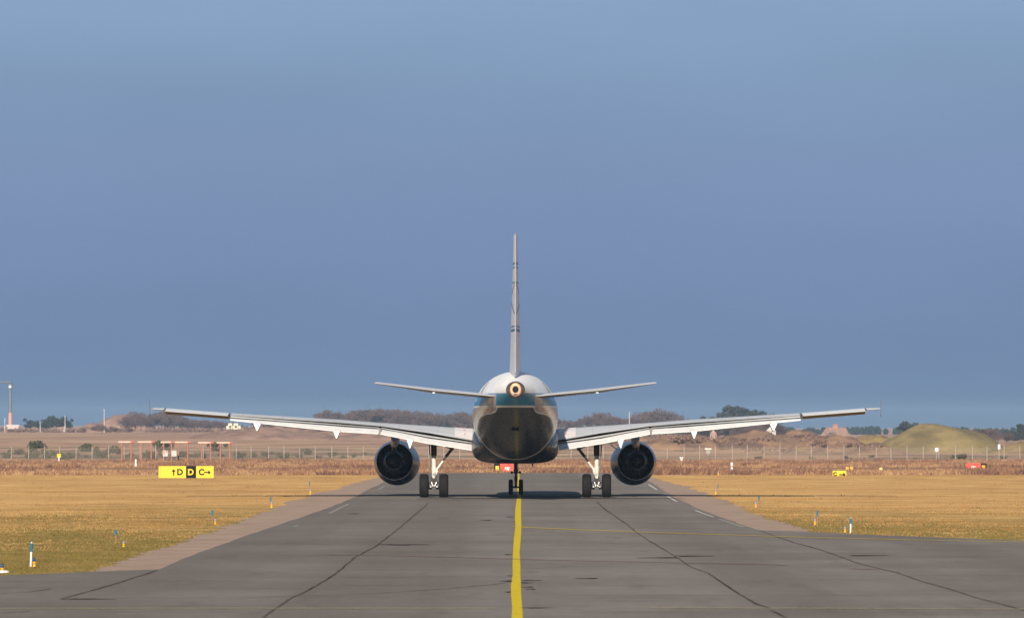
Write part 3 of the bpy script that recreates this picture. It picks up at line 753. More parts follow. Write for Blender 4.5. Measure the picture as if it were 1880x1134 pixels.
# ------------------------------------------------------------------ small airfield things
def text_mesh(body, size, mat, parent, name, loc):
    cu = bpy.data.curves.new('lettering', 'FONT'); cu.body = body; cu.size = size; cu.align_x = 'CENTER'; cu.align_y = 'CENTER'; cu.extrude = .004; cu.offset = .018
    o = bpy.data.objects.new('lettering', cu); COL.objects.link(o)
    dg = bpy.context.evaluated_depsgraph_get()
    me = bpy.data.meshes.new_from_object(o.evaluated_get(dg)); bpy.data.objects.remove(o); bpy.data.curves.remove(cu)
    me.materials.clear(); me.materials.append(mat); me.name = name
    t = bpy.data.objects.new(name, me); COL.objects.link(t); t.parent = parent
    t.location = loc; t.rotation_euler = (R(90), 0, 0)
    return t
def arrow(parent, c, L, w, ang, mat):
    # plane arrow facing -Y
    m = MB(); ca, sa = math.cos(ang), math.sin(ang)
    def p(u, v): return (c[0]+u*ca-v*sa, c[1], c[2]+u*sa+v*ca)
    m.add([p(-L/2, -w/2), p(L/2-w, -w/2), p(L/2-w, w/2), p(-L/2, w/2)], [(0, 1, 2, 3)])
    h = L*.30
    for s in (1, -1):
        m.add([p(L/2, 0), p(L/2-h, s*h), p(L/2-h-w*.7, s*(h-w*.7)), p(L/2-w*1.4, 0)], [(0, 1, 2, 3) if s > 0 else (3, 2, 1, 0)])
    return m.build('arrow', mat, parent)

def build_signs():
    yel = paint('sign_yellow', (.62, .445, .02), .5, var=.05, scale=1.2, spec=.3)
    blk = paint('sign_black', (.011, .010, .012), .7, spec=.1)
    grey = paint('sign_frame_grey', (.30, .28, .24), .5)
    redp = paint('sign_red', (.60, .05, .028), .4, var=.05)
    wht = paint('sign_white', (.82, .78, .72), .4)
    org = paint('sign_orange', (.80, .36, .015), .5)
    # big direction sign on the left
    D = 352.0; k = D/F
    def X(px): return (px-940)*k
    x0, x1 = X(291.5), X(392.5); zt_ = H-(855-HZ)*k; zb = H-(876.8-HZ)*k
    cx = (x0+x1)/2
    r = empty('taxiway_sign', (cx, D, 0), 'long yellow and black direction sign reading D D C in the golden grass', 'sign')
    m = MB(); m.box((0, .09, (zt_+zb)/2), (x1-x0, .16, zt_-zb)); b = m.build('sign_panel', yel, r)
    m = MB(); m.box((X(351)-cx, .085, (zt_+zb)/2), (X(359.5)-X(341), .18, zt_-zb+.004)); m.build('location_panel', blk, r)
    m = MB()
    for px in (294.5,): m.box((X(px)-cx, .0, (zt_+zb)/2), (.018, .03, zt_-zb))
    m.build('panel_joint', paint('joint_ochre', (.45, .33, .02), .5), r)
    zc = (zt_+zb)/2-.02
    arrow(r, (X(319)-cx, -.004, zc), .40, .07, R(90), blk)
    text_mesh('D', .52, blk, r, 'letter', (X(330.5)-cx, -.002, zc))
    text_mesh('D', .52, yel, r, 'letter', (X(350.3)-cx, -.018, zc))
    text_mesh('C', .52, blk, r, 'letter', (X(370)-cx, -.002, zc))
    arrow(r, (X(381)-cx, -.004, zc), .42, .07, 0, blk)
    for q in (-1.4, -.5, .5, 1.4): m = MB(); m.tube((q, .09, -.02), (q, .09, zb), .035, .035, 8); m.build('leg', grey, r)
    # right hand yellow sign
    D = 372.0; k = D/F
    x0, x1 = X(1528.5), X(1553.5); zt_ = H-(863.5-HZ)*k; zb = H-(877.5-HZ)*k; cx = (x0+x1)/2
    r = empty('taxiway_sign', (cx, D, 0), 'small yellow sign with a black arrow pointing right, at the far grass edge', 'sign')
    m = MB(); m.box((0, .07, (zt_+zb)/2), (x1-x0, .12, zt_-zb)); m.build('sign_panel', yel, r)
    text_mesh('C', .34, blk, r, 'letter', (-.30, -.002, (zt_+zb)/2+.02)); arrow(r, (.20, -.002, (zt_+zb)/2-.01), .44, .08, 0, blk)
    for q in (-.3, .3): m = MB(); m.tube((q, .07, -.02), (q, .07, zb), .03, .03, 8); m.build('leg', grey, r)
    # two red holding signs, the yellow-on-black plate on the outer side
    for px0, px1, ya, yb, D, side, lab in ((918.5, 942.5, 850.5, 865.5, 404., -1, 'red runway holding sign with white figures, seen under the aircraft belly beside the nose gear'),
                                           (1773.5, 1800, 850, 862, 425., 1, 'red runway holding sign with white figures at the right edge of the heath')):
        k = D/F; x0, x1 = X(px0), X(px1); cx = (x0+x1)/2; z0 = tz(cx, D); zt_ = H-(ya-HZ)*k-z0; zb = max(.05, H-(yb-HZ)*k-z0)
        r = empty('holding_sign', (cx, D, z0), lab, 'sign', 'red runway holding signs')
        m = MB(); m.box((0, .08, (zt_+zb)/2), (x1-x0, .14, zt_-zb)); m.build('sign_panel', redp, r)
        m = MB(); h = (zt_-zb)
        for q, (dx, w_, hh, dz) in enumerate(((-.10, .07, .30, 0), (.03, .07, .34, -.02), (.14, .07, .28, .0), (.05, .26, .07, -.12))):
            m.box((dx, .004, zb+h*.42+dz), (w_, .02, hh*h*1.2))
        m.build('white_figures', wht, r)
        w = .42; xx = side*((x1-x0)/2+w/2+.03)
        m = MB(); m.box((xx, .08, (zt_+zb)/2), (w, .14, zt_-zb)); pb = m.build('location_panel', blk, r)
        m = MB(); m.box((xx-side*.02, .0, (zt_+zb)/2-.05), (.26, .02, (zt_-zb)*.62)); m.build('yellow_plate', org if side > 0 else yel, r)
        for q in (-.35, .35): m = MB(); m.tube((q, .08, -.05), (q, .08, zb), .03, .03, 8); m.build('leg', grey, r)
    # small marker boards and posts
    def post(name, px, y0, y1, D, parts, label, cat, group=None):
        k = D/F; x = (px-940)*k; z0 = tz(x, D) if D > 385 else 0.0
        r = empty(name, (x, D, z0), label, cat, group)
        zz = lambda y: H-(y-HZ)*k-z0
        for nm, kind, mat, px_w, ya, yb in parts:
            m = MB(); w = px_w*k
            if kind == 'box': m.box((0, 0, (zz(ya)+zz(yb))/2), (w, .08, zz(ya)-zz(yb)))
            elif kind == 'ball':
                rr = (zz(ya)-zz(yb))/2; c = (zz(ya)+zz(yb))/2
                m.loft([[(w/2*math.sin(math.pi*i/8)*math.cos(2*math.pi*q/12), w/2*math.sin(math.pi*i/8)*math.sin(2*math.pi*q/12), c-rr*math.cos(math.pi*i/8)) for q in range(12)] for i in range(9)], 0, True, False)
            else: m.tube((0, 0, zz(yb)), (0, 0, zz(ya)), w/2, w/2*.92, 10)
            m.build(nm, mat, r)
        return r
    post('marker_post', 1343.5, 848, 864, 425., [('stub', 'tube', wht, 4.2, 857, 865.5), ('neck', 'tube', paint('neck_tan', (.45, .3, .2), .6), 2, 854, 857.5), ('cap', 'tube', wht, 5, 848.5, 854.5)], 'white waisted marker post in the reddish heath right of the engine', 'marker')
    post('marker_board', 1555.2, 856, 866, 430., [('board', 'box', org, 5.2, 857, 864.5), ('leg', 'tube', grey, 1.2, 864, 868)], 'orange marker board, the left of the pair behind the small yellow sign', 'marker', 'orange marker boards')
    post('marker_board', 1563, 856, 866, 430., [('board', 'box', org, 5.8, 856.5, 864.5), ('leg', 'tube', grey, 1.2, 864, 868)], 'orange marker board, the right of the pair behind the small yellow sign', 'marker', 'orange marker boards')
    post('marker_cone', 1617, 856, 866, 425., [('cap', 'ball', paint('cap_cream', (.75, .58, .22), .5), 8, 857.5, 865.5), ('foot', 'tube', paint('foot_brown', (.16, .08, .04), .7), 7.5, 865, 867.5)], 'round pale yellow cap marker in the heath left of the red sign', 'marker')
    post('marker_sign', 108.5, 833, 845, 640., [('plate', 'box', yel, 7, 832.5, 839), ('leg', 'tube', wht, 2.2, 838.5, 846)], 'tiny yellow plate on a white leg before the left fence', 'marker')
    post('marker_stub', 249.5, 843, 856, 500., [('stub', 'tube', wht, 3.2, 842.5, 852), ('foot', 'tube', wht, 4, 851, 855)], 'thin white stub standing in the heath under the orange antennas', 'marker')
    post('marker_plate', 1719.5, 820, 830, 870., [('plate', 'ball', wht, 8, 821, 830.5), ('leg', 'tube', grey, 1.5, 830, 848)], 'round white plate on a pole by the fence before the grassy mound', 'marker')
    post('marker_plate', 1834, 814, 846, 880., [('plate', 'box', paint('pale_grey', (.6, .6, .62), .5), 4.5, 815, 824), ('leg', 'tube', grey, 1.5, 824, 848)], 'pale square plate on a pole by the fence near the right edge', 'marker')
    post('frame_stand', 1300, 822, 846, 1080., [('crossbar', 'box', wht, 12, 822.5, 824.5), ('leg', 'tube', grey, 2, 824, 836), ('box', 'box', grey, 7, 826, 832)], 'low white frame with a dark box behind the fence', 'frame')
    post('marker_stub', 1251, 838, 846, 800., [('stub', 'box', wht, 3, 839, 846), ('cap', 'box', wht, 6, 838.5, 840.5)], 'small white stub before the fence right of the engine', 'marker')

    # taxiway edge lights and their blue-topped marker posts
    blue = paint('post_teal_blue', (.012, .14, .25), .6, spec=.2); amber = paint('lamp_base_yellow', (.70, .36, .012), .5); dome = NT('blue_dome_glass')
    dome.set((.008, .045, .13), .12, coat=.6); dome = dome.m
    clear = paint('pale_dome', (.20, .22, .27), .3)
    conc = paint('concrete_collar', (.68, .60, .54), .8)
    def lamp(px, yb, s=1.0, pale=False, collar=False, lab=''):
        d = H*F/(yb-HZ); x = (px-940)*d/F
        r = empty('edge_light', (x, d, .03), lab, 'edge light', 'blue edge lights along the taxiway')
        hh = s
        m = MB(); m.tube((0, 0, 0), (0, 0, .045*hh), .055*hh, .045*hh, 14); m.tube((0, 0, .045*hh), (0, 0, .10*hh), .032*hh, .04*hh, 14); m.tube((0, 0, .10*hh), (0, 0, .145*hh), .055*hh, .06*hh, 14)
        m.build('lamp_base', amber, r)
        m = MB(); m.loft([[(rr*hh*math.cos(2*math.pi*q/14), rr*hh*math.sin(2*math.pi*q/14), z*hh) for q in range(14)] for z, rr in ((.145, .046), (.19, .052), (.235, .046), (.262, .028), (.272, .004))], 0, True, True)
        m.build('lamp_dome', clear if pale else dome, r)
        if collar:
            m = MB()
            m.loft([[(rr*math.cos(2*math.pi*q/20), rr*math.sin(2*math.pi*q/20), z) for q in range(20)] for z, rr in ((0.0, .17), (.05, .15), (.055, .06))], 0, True, True); m.build('concrete_collar', conc, r)
    def stake(px, yt, yb, white=True, lab='', slim=1.0, tilt=0):
        d = H*F/(yb-HZ); x = (px-940)*d/F; h = (yb-yt)*d/F
        r = empty('marker_stake', (x, d, 0), lab, 'marker stake', 'blue-topped marker stakes along the grass')
        r.rotation_euler = (0, R(tilt), 0)
        m = MB(); m.tube((0, 0, 0), (0, 0, h*.62), .022*slim, .025*slim, 10); m.build('stake', conc_w if white else stem, r)
        m = MB(); m.tube((0, 0, h*.60), (0, 0, h*.96), .032*slim, .032*slim, 10); m.build('blue_sleeve', blue, r)
        if white:
            m = MB(); m.tube((0, 0, h*.96), (0, 0, h), .03, .012, 10); m.build('cap', conc_w, r)
    conc_w = paint('stake_white', (.80, .76, .72), .5); stem = paint('stake_brown', (.26, .14, .08), .7)
    lamp(4.5, 1052.5, .78, False, True, 'blue-domed edge light on a pale collar at the left frame edge')
    lamp(63.5, 1041, .80, False, False, 'dark blue-domed edge light beside the nearest left stake')
    lamp(227.5, 1005, .66, True, False, 'pale-domed edge light beside the second stake on the left')
    lamp(395.5, 963, .72, True, False, 'pale-domed edge light beside the third stake on the left')
    lamp(499, 932.5, .95, True, False, 'edge light beside the fourth stake on the left, where the wing shadow crosses')
    lamp(570, 907, .95, True, False, 'farthest edge light on the left, near the shoulder')
    lamp(1551, 978, .72, True, False, 'yellow edge light beside the nearest stake on the right')
    lamp(1496, 964, .80, True, False, 'yellow edge light beside the second stake on the right')
    lamp(1387.5, 931.5, .82, True, False, 'yellow edge light beside the third stake on the right')
    lamp(1314, 907.5, .95, True, False, 'yellow edge light beside the fourth stake on the right')
    lamp(1318.5, 872.5, 1.0, True, False, 'tiny yellow edge light far right in the heath')
    stake(57, 994, 1039, True, 'white stake with a teal sleeve, nearest on the left verge', tilt=2)
    stake(213.5, 971, 996, False, 'teal stake on a brown stem, second on the left verge')
    stake(390, 935, 961, False, 'teal stake on a brown stem, third on the left verge')
    stake(497, 911, 931, False, 'thin blue stake on a brown stem, fourth on the left verge')
    stake(568.5, 882, 903, False, 'faint blue stake, farthest on the left verge', .7)
    stake(1561, 949, 978, True, 'white stake with a blue sleeve, nearest on the right verge', tilt=1.5)
    stake(1500.5, 936, 964, False, 'blue stake on a brown stem, second on the right verge')
    stake(1393, 909, 931, False, 'blue stake on a brown stem, third on the right verge')
    stake(1318, 887, 907, False, 'faint blue stake, farthest on the right verge', .7)

def build_fence():
    D = 900.0
    post_m = paint('fence_concrete', (.27, .232, .195), .8); wire = paint('fence_wire', (.24, .19, .145), .7)
    r = empty('perimeter_fence', (0, D, tz(0, D)), 'long wire perimeter fence on pale posts across the heath behind the airliner', 'fence')
    xs = [px for px in np.arange(-7, 1900, 29.35)]
    proto = None
    pts = []
    for i, px in enumerate(xs):
        x = (px + random.uniform(-1.5, 1.5) - 940)*D/F; z = tz(x, D)-tz(0, D)
        if proto is None:
            m = MB(); m.box((0, 0, 1.15), (.13, .13, 2.5)); m.tube((0, 0, 2.38), (0, -.18, 2.66), .045, .04, 6); proto = m.build('post', post_m, r); o = proto
        else:
            o = proto.copy(); COL.objects.link(o); o.parent = r
        o.location = (x, 0, z); o.rotation_euler = (0, R(random.uniform(-1, 1)), 0)
        o.scale = (1, 1, random.choice((1, 1, .96, .9, 1.04))); pts.append((x, z))
    m = MB()
    for i in range(len(pts)-1):
        (xa, za), (xb, zb) = pts[i], pts[i+1]
        for h in (.15, 2.1):
            m.tube((xa, .075, za+h), (xb, .075, zb+h), .007, .007, 4, 0, False)
        n = 26
        for k in range(n):     # chain link, drawn wide apart
            for s in (0, 1):
                f0 = k/n; f1 = (k+4)/n
                if f1 > 1: continue
                a = (xa+(xb-xa)*f0, .075, za+.15 if s else za+2.1); b = (xa+(xb-xa)*f1, .075, za+2.1 if s else za+.15)
                w = .006
                m.add([(a[0]-w, a[1], a[2]), (a[0]+w, a[1], a[2]), (b[0]+w, b[1], b[2]), (b[0]-w, b[1], b[2])], [(0, 1, 2, 3)])
    m.build('wire_mesh', wire, r)

def build_antennas():
    D = 800.0; k = D/F
    org = paint('antenna_orange', (.33, .14, .095), .6); tan = paint('antenna_cream', (.60, .43, .33), .6); wh = paint('cabinet_white', (.48, .42, .40), .6); redo = paint('antenna_red', (.40, .12, .085), .6)
    proto = None
    names = ['first from the left', 'second from the left', 'third from the left', 'fourth from the left', 'fifth from the left', 'last on the right']
    for i, (pa, pb, y) in enumerate(((217.5, 247.5, 811), (253, 285, 811), (295, 321, 811.5), (321, 351.5, 811.5), (363.5, 393.5, 812.3), (398, 429, 812.3))):
        x = ((pa+pb)/2-940)*k; z = tz(x, D); zt_ = H-(y-HZ)*k - z; L = (pb-pa)*k
        lab = 'orange localizer antenna with a pale boom, ' + names[i] + ' of the row'
        r = empty('localizer_antenna', (x, D, z), lab, 'antenna', 'orange localizer antennas')
        m = MB()
        m.tube((-L/2, 0, zt_), (L/2-.5, 0, zt_), .13, .15, 10, 0)
        for q in np.linspace(-L/2+.1, L/2-.6, 7): m.box((q, 0, zt_), (.03, .5, .30), 0)
        m.build('boom', tan, r)
        m = MB(); m.tube((L/2-.52, 0, zt_), (L/2-.05, 0, zt_), .19, .15, 10); m.build('boom_head', redo, r)
        for q in (-L*.28, L*.28):
            m = MB(); m.tube((q, 0, -.1), (q, 0, zt_-.1), .12, .10, 8); m.tube((q-.4, 0, zt_-.9), (q, 0, zt_-.12), .06, .06, 6); m.tube((q, 1.1, -.1), (q, 0, zt_-.5), .06, .06, 6); m.build('leg', org, r)
    for i, (px, lab) in enumerate(((305.5, 'white and orange equipment cabinet under the antenna row, left one'), (321.5, 'pale equipment cabinet under the antenna row, right one'))):
        x = (px-940)*k; z = tz(x, D-2)
        r = empty('equipment_cabinet', (x, D-2, z), lab, 'cabinet', 'equipment cabinets under the antennas')
        m = MB(); zb = H-(837-HZ)*k-z; zt_ = H-(827-HZ)*k-z; m.box((0, 0, (zt_+zb)/2), (.72, .5, zt_-zb)); m.box((0, 0, zt_+.03), (.8, .58, .06)); m.build('housing', wh, r)
        m = MB(); m.box((0, 0, zb/2-.05), (.3, .3, zb+.1)); m.build('pedestal', paint('dark_pedestal', (.08, .06, .05), .7), r)
        if i == 0:
            m = MB(); m.box((-.18, -.26, (zt_+zb)/2+.1), (.14, .03, .5)); m.box((.16, -.26, (zt_+zb)/2+.25), (.14, .03, .3)); m.build('warning_stripe', redo, r)

# ------------------------------------------------------------------ trees, dunes and buildings far off
def leaf_mat(name, a, b):
    t = NT(name); o = t.obj(); inf = t.n('ShaderNodeObjectInfo').outputs['Random']
    f = t.mr(t.noise(o, .9, 3), .3, .7)
    c = t.mix(f, a, b); c = t.mix(t.math('MULTIPLY', inf, .35), c, tuple(x*.6 for x in a))
    return t.set(c, .9, 0, spec=.1)
BARK = None
def crown_cloud(rs, blobs, n, size, thin=1.0, up=0.0):
    V = np.zeros((n*4, 3)); Q = np.arange(n*4).reshape(n, 4)
    B = np.array(blobs)  # x,y,z,rx,rz
    vol = B[:, 3]**2*B[:, 4]; pick = rs.choice(len(B), n, p=vol/vol.sum())
    for i in range(n):
        b = B[pick[i]]; d = rs.normal(size=3); d /= np.linalg.norm(d); rr = rs.uniform(.35, 1.05)**.6
        c = np.array([b[0]+d[0]*b[3]*rr, b[1]+d[1]*b[3]*rr, b[2]+d[2]*b[4]*rr])
        u = rs.normal(size=3); u[2] += up*2; u /= np.linalg.norm(u); w = np.cross(u, rs.normal(size=3)); w /= np.linalg.norm(w)
        s = size*rs.uniform(.5, 1.4); a = u*s; e = w*s*thin
        V[4*i] = c-a-e*.5; V[4*i+1] = c-a*.2+e; V[4*i+2] = c+a; V[4*i+3] = c-a*.1-e
    return V, Q
def make_tree(kind, seed, h, label, group):
    rs = np.random.default_rng(seed)
    r = empty('bare_tree' if kind == 'bare' else ('pine_tree' if kind == 'pine' else 'conifer_tree'), (0, 0, 0), label, 'tree', group)
    m = MB()
    if kind == 'bare':
        w = h*rs.uniform(.42, .6)
        m.tube((0, 0, -.3), (0, 0, h*.35), h*.022, h*.016, 7)
        tips = []
        for k in range(9):
            a = rs.uniform(0, 6.28); z0 = h*rs.uniform(.18, .4); e = (w*.8*math.cos(a)*rs.uniform(.5, 1), w*.8*math.sin(a)*rs.uniform(.5, 1), h*rs.uniform(.55, .95))
            m.tube((0, 0, z0), e, h*.011, h*.004, 5, 0, False); tips.append((z0, e))
        for k in range(40):
            z0, e = tips[rs.integers(len(tips))]; f = rs.uniform(.3, .9); p = (e[0]*f, e[1]*f, z0+(e[2]-z0)*f)
            q = (p[0]+rs.normal()*w*.3, p[1]+rs.normal()*w*.3, p[2]+abs(rs.normal())*h*.16); m.tube(p, q, h*.005, h*.002, 4, 0, False)
        blobs = [(rs.normal()*w*.45, rs.normal()*w*.45, h*rs.uniform(.35, .82), w*rs.uniform(.35, .6), h*rs.uniform(.12, .22)) for _ in range(8)]
        V, Q = crown_cloud(rs, blobs, 1700, h*.05, .2, .5)
        mat = MATS['bare']
    elif kind == 'pine':
        w = h*.42
        m.tube((0, 0, -.3), (h*.03, 0, h*.9), h*.03, h*.01, 7)
        blobs = [(rs.normal()*w*.45, rs.normal()*w*.4, h*rs.uniform(.30, .88), w*rs.uniform(.28, .5), h*rs.uniform(.09, .16)) for _ in range(9)]
        for b in blobs[:6]: m.tube((0, 0, max(h*.2, b[2]-h*.12)), (b[0], b[1], b[2]), h*.012, h*.005, 5, 0, False)
        V, Q = crown_cloud(rs, blobs, 1000, h*.05, .55)
        mat = MATS['pine']
    else:
        m.tube((0, 0, -.3), (0, 0, h*.97), h*.028, h*.004, 7)
        blobs = []
        for q in range(9):
            f = .12+.86*q/8; rr = h*.24*(1.03-f)**.8+.03*h
            blobs.append((rs.normal()*h*.03, rs.normal()*h*.03, h*f, rr, h*.075))
        V, Q = crown_cloud(rs, blobs, 900, h*.045, .5)
        mat = MATS['conifer']
    m.build('trunk', MATS['bark'], r)
    c = np_mesh('crown', V, Q, [mat]); c.parent = r
    return r
MATS = {}
def dune(name, px0, px1, yt, yb, D, mat, seed, label=None, depth=None, sharp=1.0, rough=1.0):
    k = D/F; cx = ((px0+px1)/2-940)*k; hw = (px1-px0)/2*k; z0 = H-(yb-HZ)*k; hh = (yb-yt)*k; dp = depth or hw*.9
    nx, ny = 61, 33; V = []; Q = []
    for j in range(ny):
        for i in range(nx):
            u = -1+2*i/(nx-1); v = -1+2*j/(ny-1); q = u*u+v*v
            e = max(0, 1-q)**1.15 if sharp == 1 else max(0, 1-q**1.15)**(sharp*1.35)
            x = cx+u*hw; y = D+v*dp
            n_ = rough*(noise.noise(Vector((x*.14+seed, y*.14, seed)))*.55 + noise.noise(Vector((x*.4+seed, y*.4, seed)))*.25 + noise.noise(Vector((x*1.1+seed, y*1.1, seed)))*.10)
            V.append((x, y, z0 - .6*(1 if q >= 1 else 0) + hh*e*(1+n_)))
    for j in range(ny-1):
        for i in range(nx-1):
            a = j*nx+i; Q.append((a, a+1, a+nx+1, a+nx))
    o = np_mesh(name, V, Q, [mat], smooth=True); tag(o, kind='structure'); return o

def build_far():
    MATS['bark'] = paint('bark', (.105, .075, .065), .9)
    MATS['bare'] = leaf_mat('bare_twigs', (.095, .062, .055), (.16, .105, .088))
    MATS['pine'] = leaf_mat('pine_needles', (.030, .040, .032), (.058, .066, .046))
    MATS['conifer'] = leaf_mat('conifer_needles', (.022, .034, .026), (.042, .055, .036))
    MATS['scrub'] = leaf_mat('scrub_twigs', (.18, .11, .085), (.26, .16, .115))
    MATS['green'] = leaf_mat('gorse_leaves', (.055, .058, .026), (.10, .092, .04))
    # ---- dunes
    def dmat(name, a, b, c_):
        t = NT(name); o = t.obj(); n1 = t.noise(o, .12, 6, .65); n2 = t.noise(o, .5, 5, .65, (.5, .5, 2))
        c = t.mix(t.mr(n2, .3, .7), a, b); c = t.mix(t.math('MULTIPLY', t.mr(n1, .46, .58), .85), c, c_)
        t.set(c, .95, 0, spec=.1); t.bump(n2, .6, .3); return t.m
    pink = dmat('dune_pink', (.27, .165, .118), (.34, .21, .15), (.21, .125, .092))
    brown = dmat('dune_brown', (.215, .125, .078), (.31, .19, .105), (.115, .07, .055))
    gold = dmat('dune_gold', (.23, .16, .066), (.29, .20, .08), (.15, .095, .05))
    olive = dmat('mound_grass', (.185, .142, .060), (.255, .192, .082), (.140, .104, .050))
    dune('dune', 168, 288, 761.0, 789, 2500, pink, 1, sharp=.7, rough=.2); dune('dune', 138, 205, 776, 791, 2250, pink, 2, rough=.3)
    dune('dune', 1150, 1340, 800, 824, 1250, brown, 3, sharp=.9); dune('dune', 1270, 1500, 794, 824, 1350, brown, 4, sharp=.8, rough=.7)
    dune('dune', 1415, 1525, 785.5, 820, 1420, brown, 5, rough=.4); dune('dune', 1440, 1610, 801, 828, 1230, brown, 6, sharp=.9, rough=.8); dune('dune', 1520, 1700, 800.5, 830, 1260, gold, 7, rough=.6)
    dune('hill', 1592, 1856, 780.5, 834, 1200, olive, 8, sharp=.72, depth=14, rough=.30)
    dune('dune', 1540, 1670, 812, 834, 1120, brown, 9, rough=.8); dune('dune', 1790, 2000, 812, 838, 1180, gold, 10, rough=.7)
    dune('dune', 1000, 1260, 793, 820, 1500, brown, 11, sharp=.8); dune('dune', 600, 900, 790, 806, 1700, pink, 12, sharp=.8); dune('dune', 330, 640, 788, 805, 1750, pink, 13, sharp=.8)
    # ---- trees
    n = 0
    def protos(kind, k, label, group, hs): return [make_tree(kind, 100*k+i+17, 8.0, label, group) for i in range(hs)]
    def row(kind, px0, px1, cnt, ytop, D, label, group, seed, env=None):
        rs = np.random.default_rng(seed); src = protos(kind, seed, label, group, min(cnt, 4))
        for i in range(cnt):
            f = (i+.5)/cnt; px = px0+(px1-px0)*f+rs.uniform(-.5, .5)*(px1-px0)/cnt; d = D+rs.uniform(-60, 60)
            x = (px-940)*d/F; z = tz(x, d); yt = (env(f) if env else ytop)+rs.uniform(-2, 5)
            h = max(2.2, (H-(yt-HZ)*d/F-z)*(1.12 if kind == 'bare' else (1.2 if px1 < 200 else 1.0)))
            o = src[i] if i < len(src) else copy_tree(src[i % len(src)])
            o.location = (x, d, z); s = h/8.0; sw = s*(rs.uniform(1.0, 1.35) if kind == 'bare' or px1 < 200 else rs.uniform(.75, 1.05)); o.scale = (sw, sw, s); o.rotation_euler = (0, 0, rs.uniform(0, 6.28))
    row('pine', 52, 128, 9, 764, 2420, 'dark evergreen in the clump right of the wind turbine', 'evergreens right of the wind turbine', 1, lambda f: 770-12*math.exp(-((f-.82)/.13)**2)+4*math.sin(9*f)+1*f)
    row('bare', 150, 240, 6, 780, 2150, 'low bare bush before the pink dune on the left', 'bare bushes before the left dune', 2)
    row('bare', 232, 420, 28, 768, 2380, 'bare brown tree in the thicket below the left wing tip', 'bare trees below the left wing tip', 3, lambda f: 757+(10*(1-f/.12) if f < .12 else 0)+(min(16, 34*(f-.35)) if f > .35 else 0)+2*math.sin(13*f))
    row('conifer', 455, 545, 7, 766, 3000, 'small bluish conifer showing above the left outer wing', 'bluish conifers above the left outer wing', 4, lambda f: 765+6*abs(f-.5))
    row('bare', 470, 620, 12, 773, 2420, 'bare brown tree glimpsed along the left wing', 'bare trees along the left wing', 12, lambda f: 775-8*f)
    row('bare', 590, 870, 34, 756, 2450, 'bare purplish-brown tree in the wood above the left inner wing', 'bare trees above the left inner wing', 5, lambda f: 754+3*math.sin(11*f)+5*f*f)
    row('pine', 636, 700, 6, 752, 2520, 'dark pine among the bare trees above the left engine', 'dark pines above the left engine', 6, lambda f: 754+4*math.sin(7*f))
    row('conifer', 800, 866, 6, 758, 2480, 'pointed conifer close left of the fuselage', 'conifers close left of the fuselage', 7, lambda f: 759+4*abs(math.sin(9*f)))
    row('bare', 1026, 1245, 28, 758, 2450, 'bare reddish-brown tree above the right inner wing', 'bare trees above the right inner wing', 8, lambda f: 768-10*f+6*math.sin(14*f))
    row('pine', 1332, 1385, 7, 745, 2300, 'broad dark pine rising above the right wing', 'broad pines above the right wing', 9, lambda f: 751-8*math.sin(math.pi*f))
    row('pine', 1292, 1308, 2, 758, 2350, 'small pine just left of the broad pine clump', 'small pines by the broad clump', 10)
    row('pine', 1404, 1418, 2, 754, 2350, 'small pine peeping over the right wing right of the broad clump', 'small pines right of the broad clump', 13)
    row('bare', 1250, 1440, 22, 778, 1900, 'bare bush under the right wing before the cottages', 'bare bushes under the right wing', 11, lambda f: 776+4*math.sin(15*f))
    row('pine', 1656, 1676, 3, 771, 1750, 'lone dark tree left of the grassy mound', 'tree clump left of the grassy mound', 14, lambda f: 772-2*math.sin(math.pi*f))
    row('pine', 1850, 1900, 6, 776, 1600, 'tall dark tree at the right frame edge', 'dark trees at the right frame edge', 15, lambda f: 792-26*f)
    row('bare', 1780, 1856, 9, 790, 1650, 'bare brown bush right of the grassy mound', 'bare bushes right of the grassy mound', 16, lambda f: 789+3*math.sin(8*f))
    # ---- distant wood in one mass
    rs = np.random.default_rng(5); blobs = []
    for px in np.arange(395, 2000, 3.2):
        D = 3300. if px > 1150 else 3700.
        x = (px-940)*D/F; z = tz(x, D); y = 786+4*vnoise(px, 1, .03)+3.5*vnoise(px, 9, .13) if px > 1180 else 780+4*vnoise(px, 1, .05)
        h = max(.8, H-(y-HZ)*D/F-z)
        blobs.append((x, D+rs.uniform(-25, 25), z+h*.45, h*.33, h*.6))
    V, Q = crown_cloud(rs, blobs, 26000, .8, .5)
    w = np_mesh('distant_wood', V, Q, [MATS['conifer']]); tag(w, 'far bluish-green wood along the horizon', 'wood', kind='stuff')
    # ---- scrub: low brown mass on the heath
    rs = np.random.default_rng(6); blobs = []
    def scr(px0, px1, y, D, h, k):
        for _ in range(k):
            px = rs.uniform(px0, px1); d = D+rs.uniform(-60, 60); x = (px-940)*d/F
            blobs.append((x, d, tz(x, d)+h*.3, h*rs.uniform(.6, 1.4), h*rs.uniform(.4, .8)))
    scr(0, 430, 0, 2250, 1.6, 60); scr(430, 900, 0, 2350, 1.7, 90); scr(1020, 1460, 0, 2000, 1.8, 110); scr(1230, 1420, 0, 1500, 1.5, 40); scr(1430, 1640, 0, 1180, .8, 20)
    scr(1340, 1460, 0, 1190, .7, 10); scr(1030, 1250, 0, 1450, 1.3, 40)
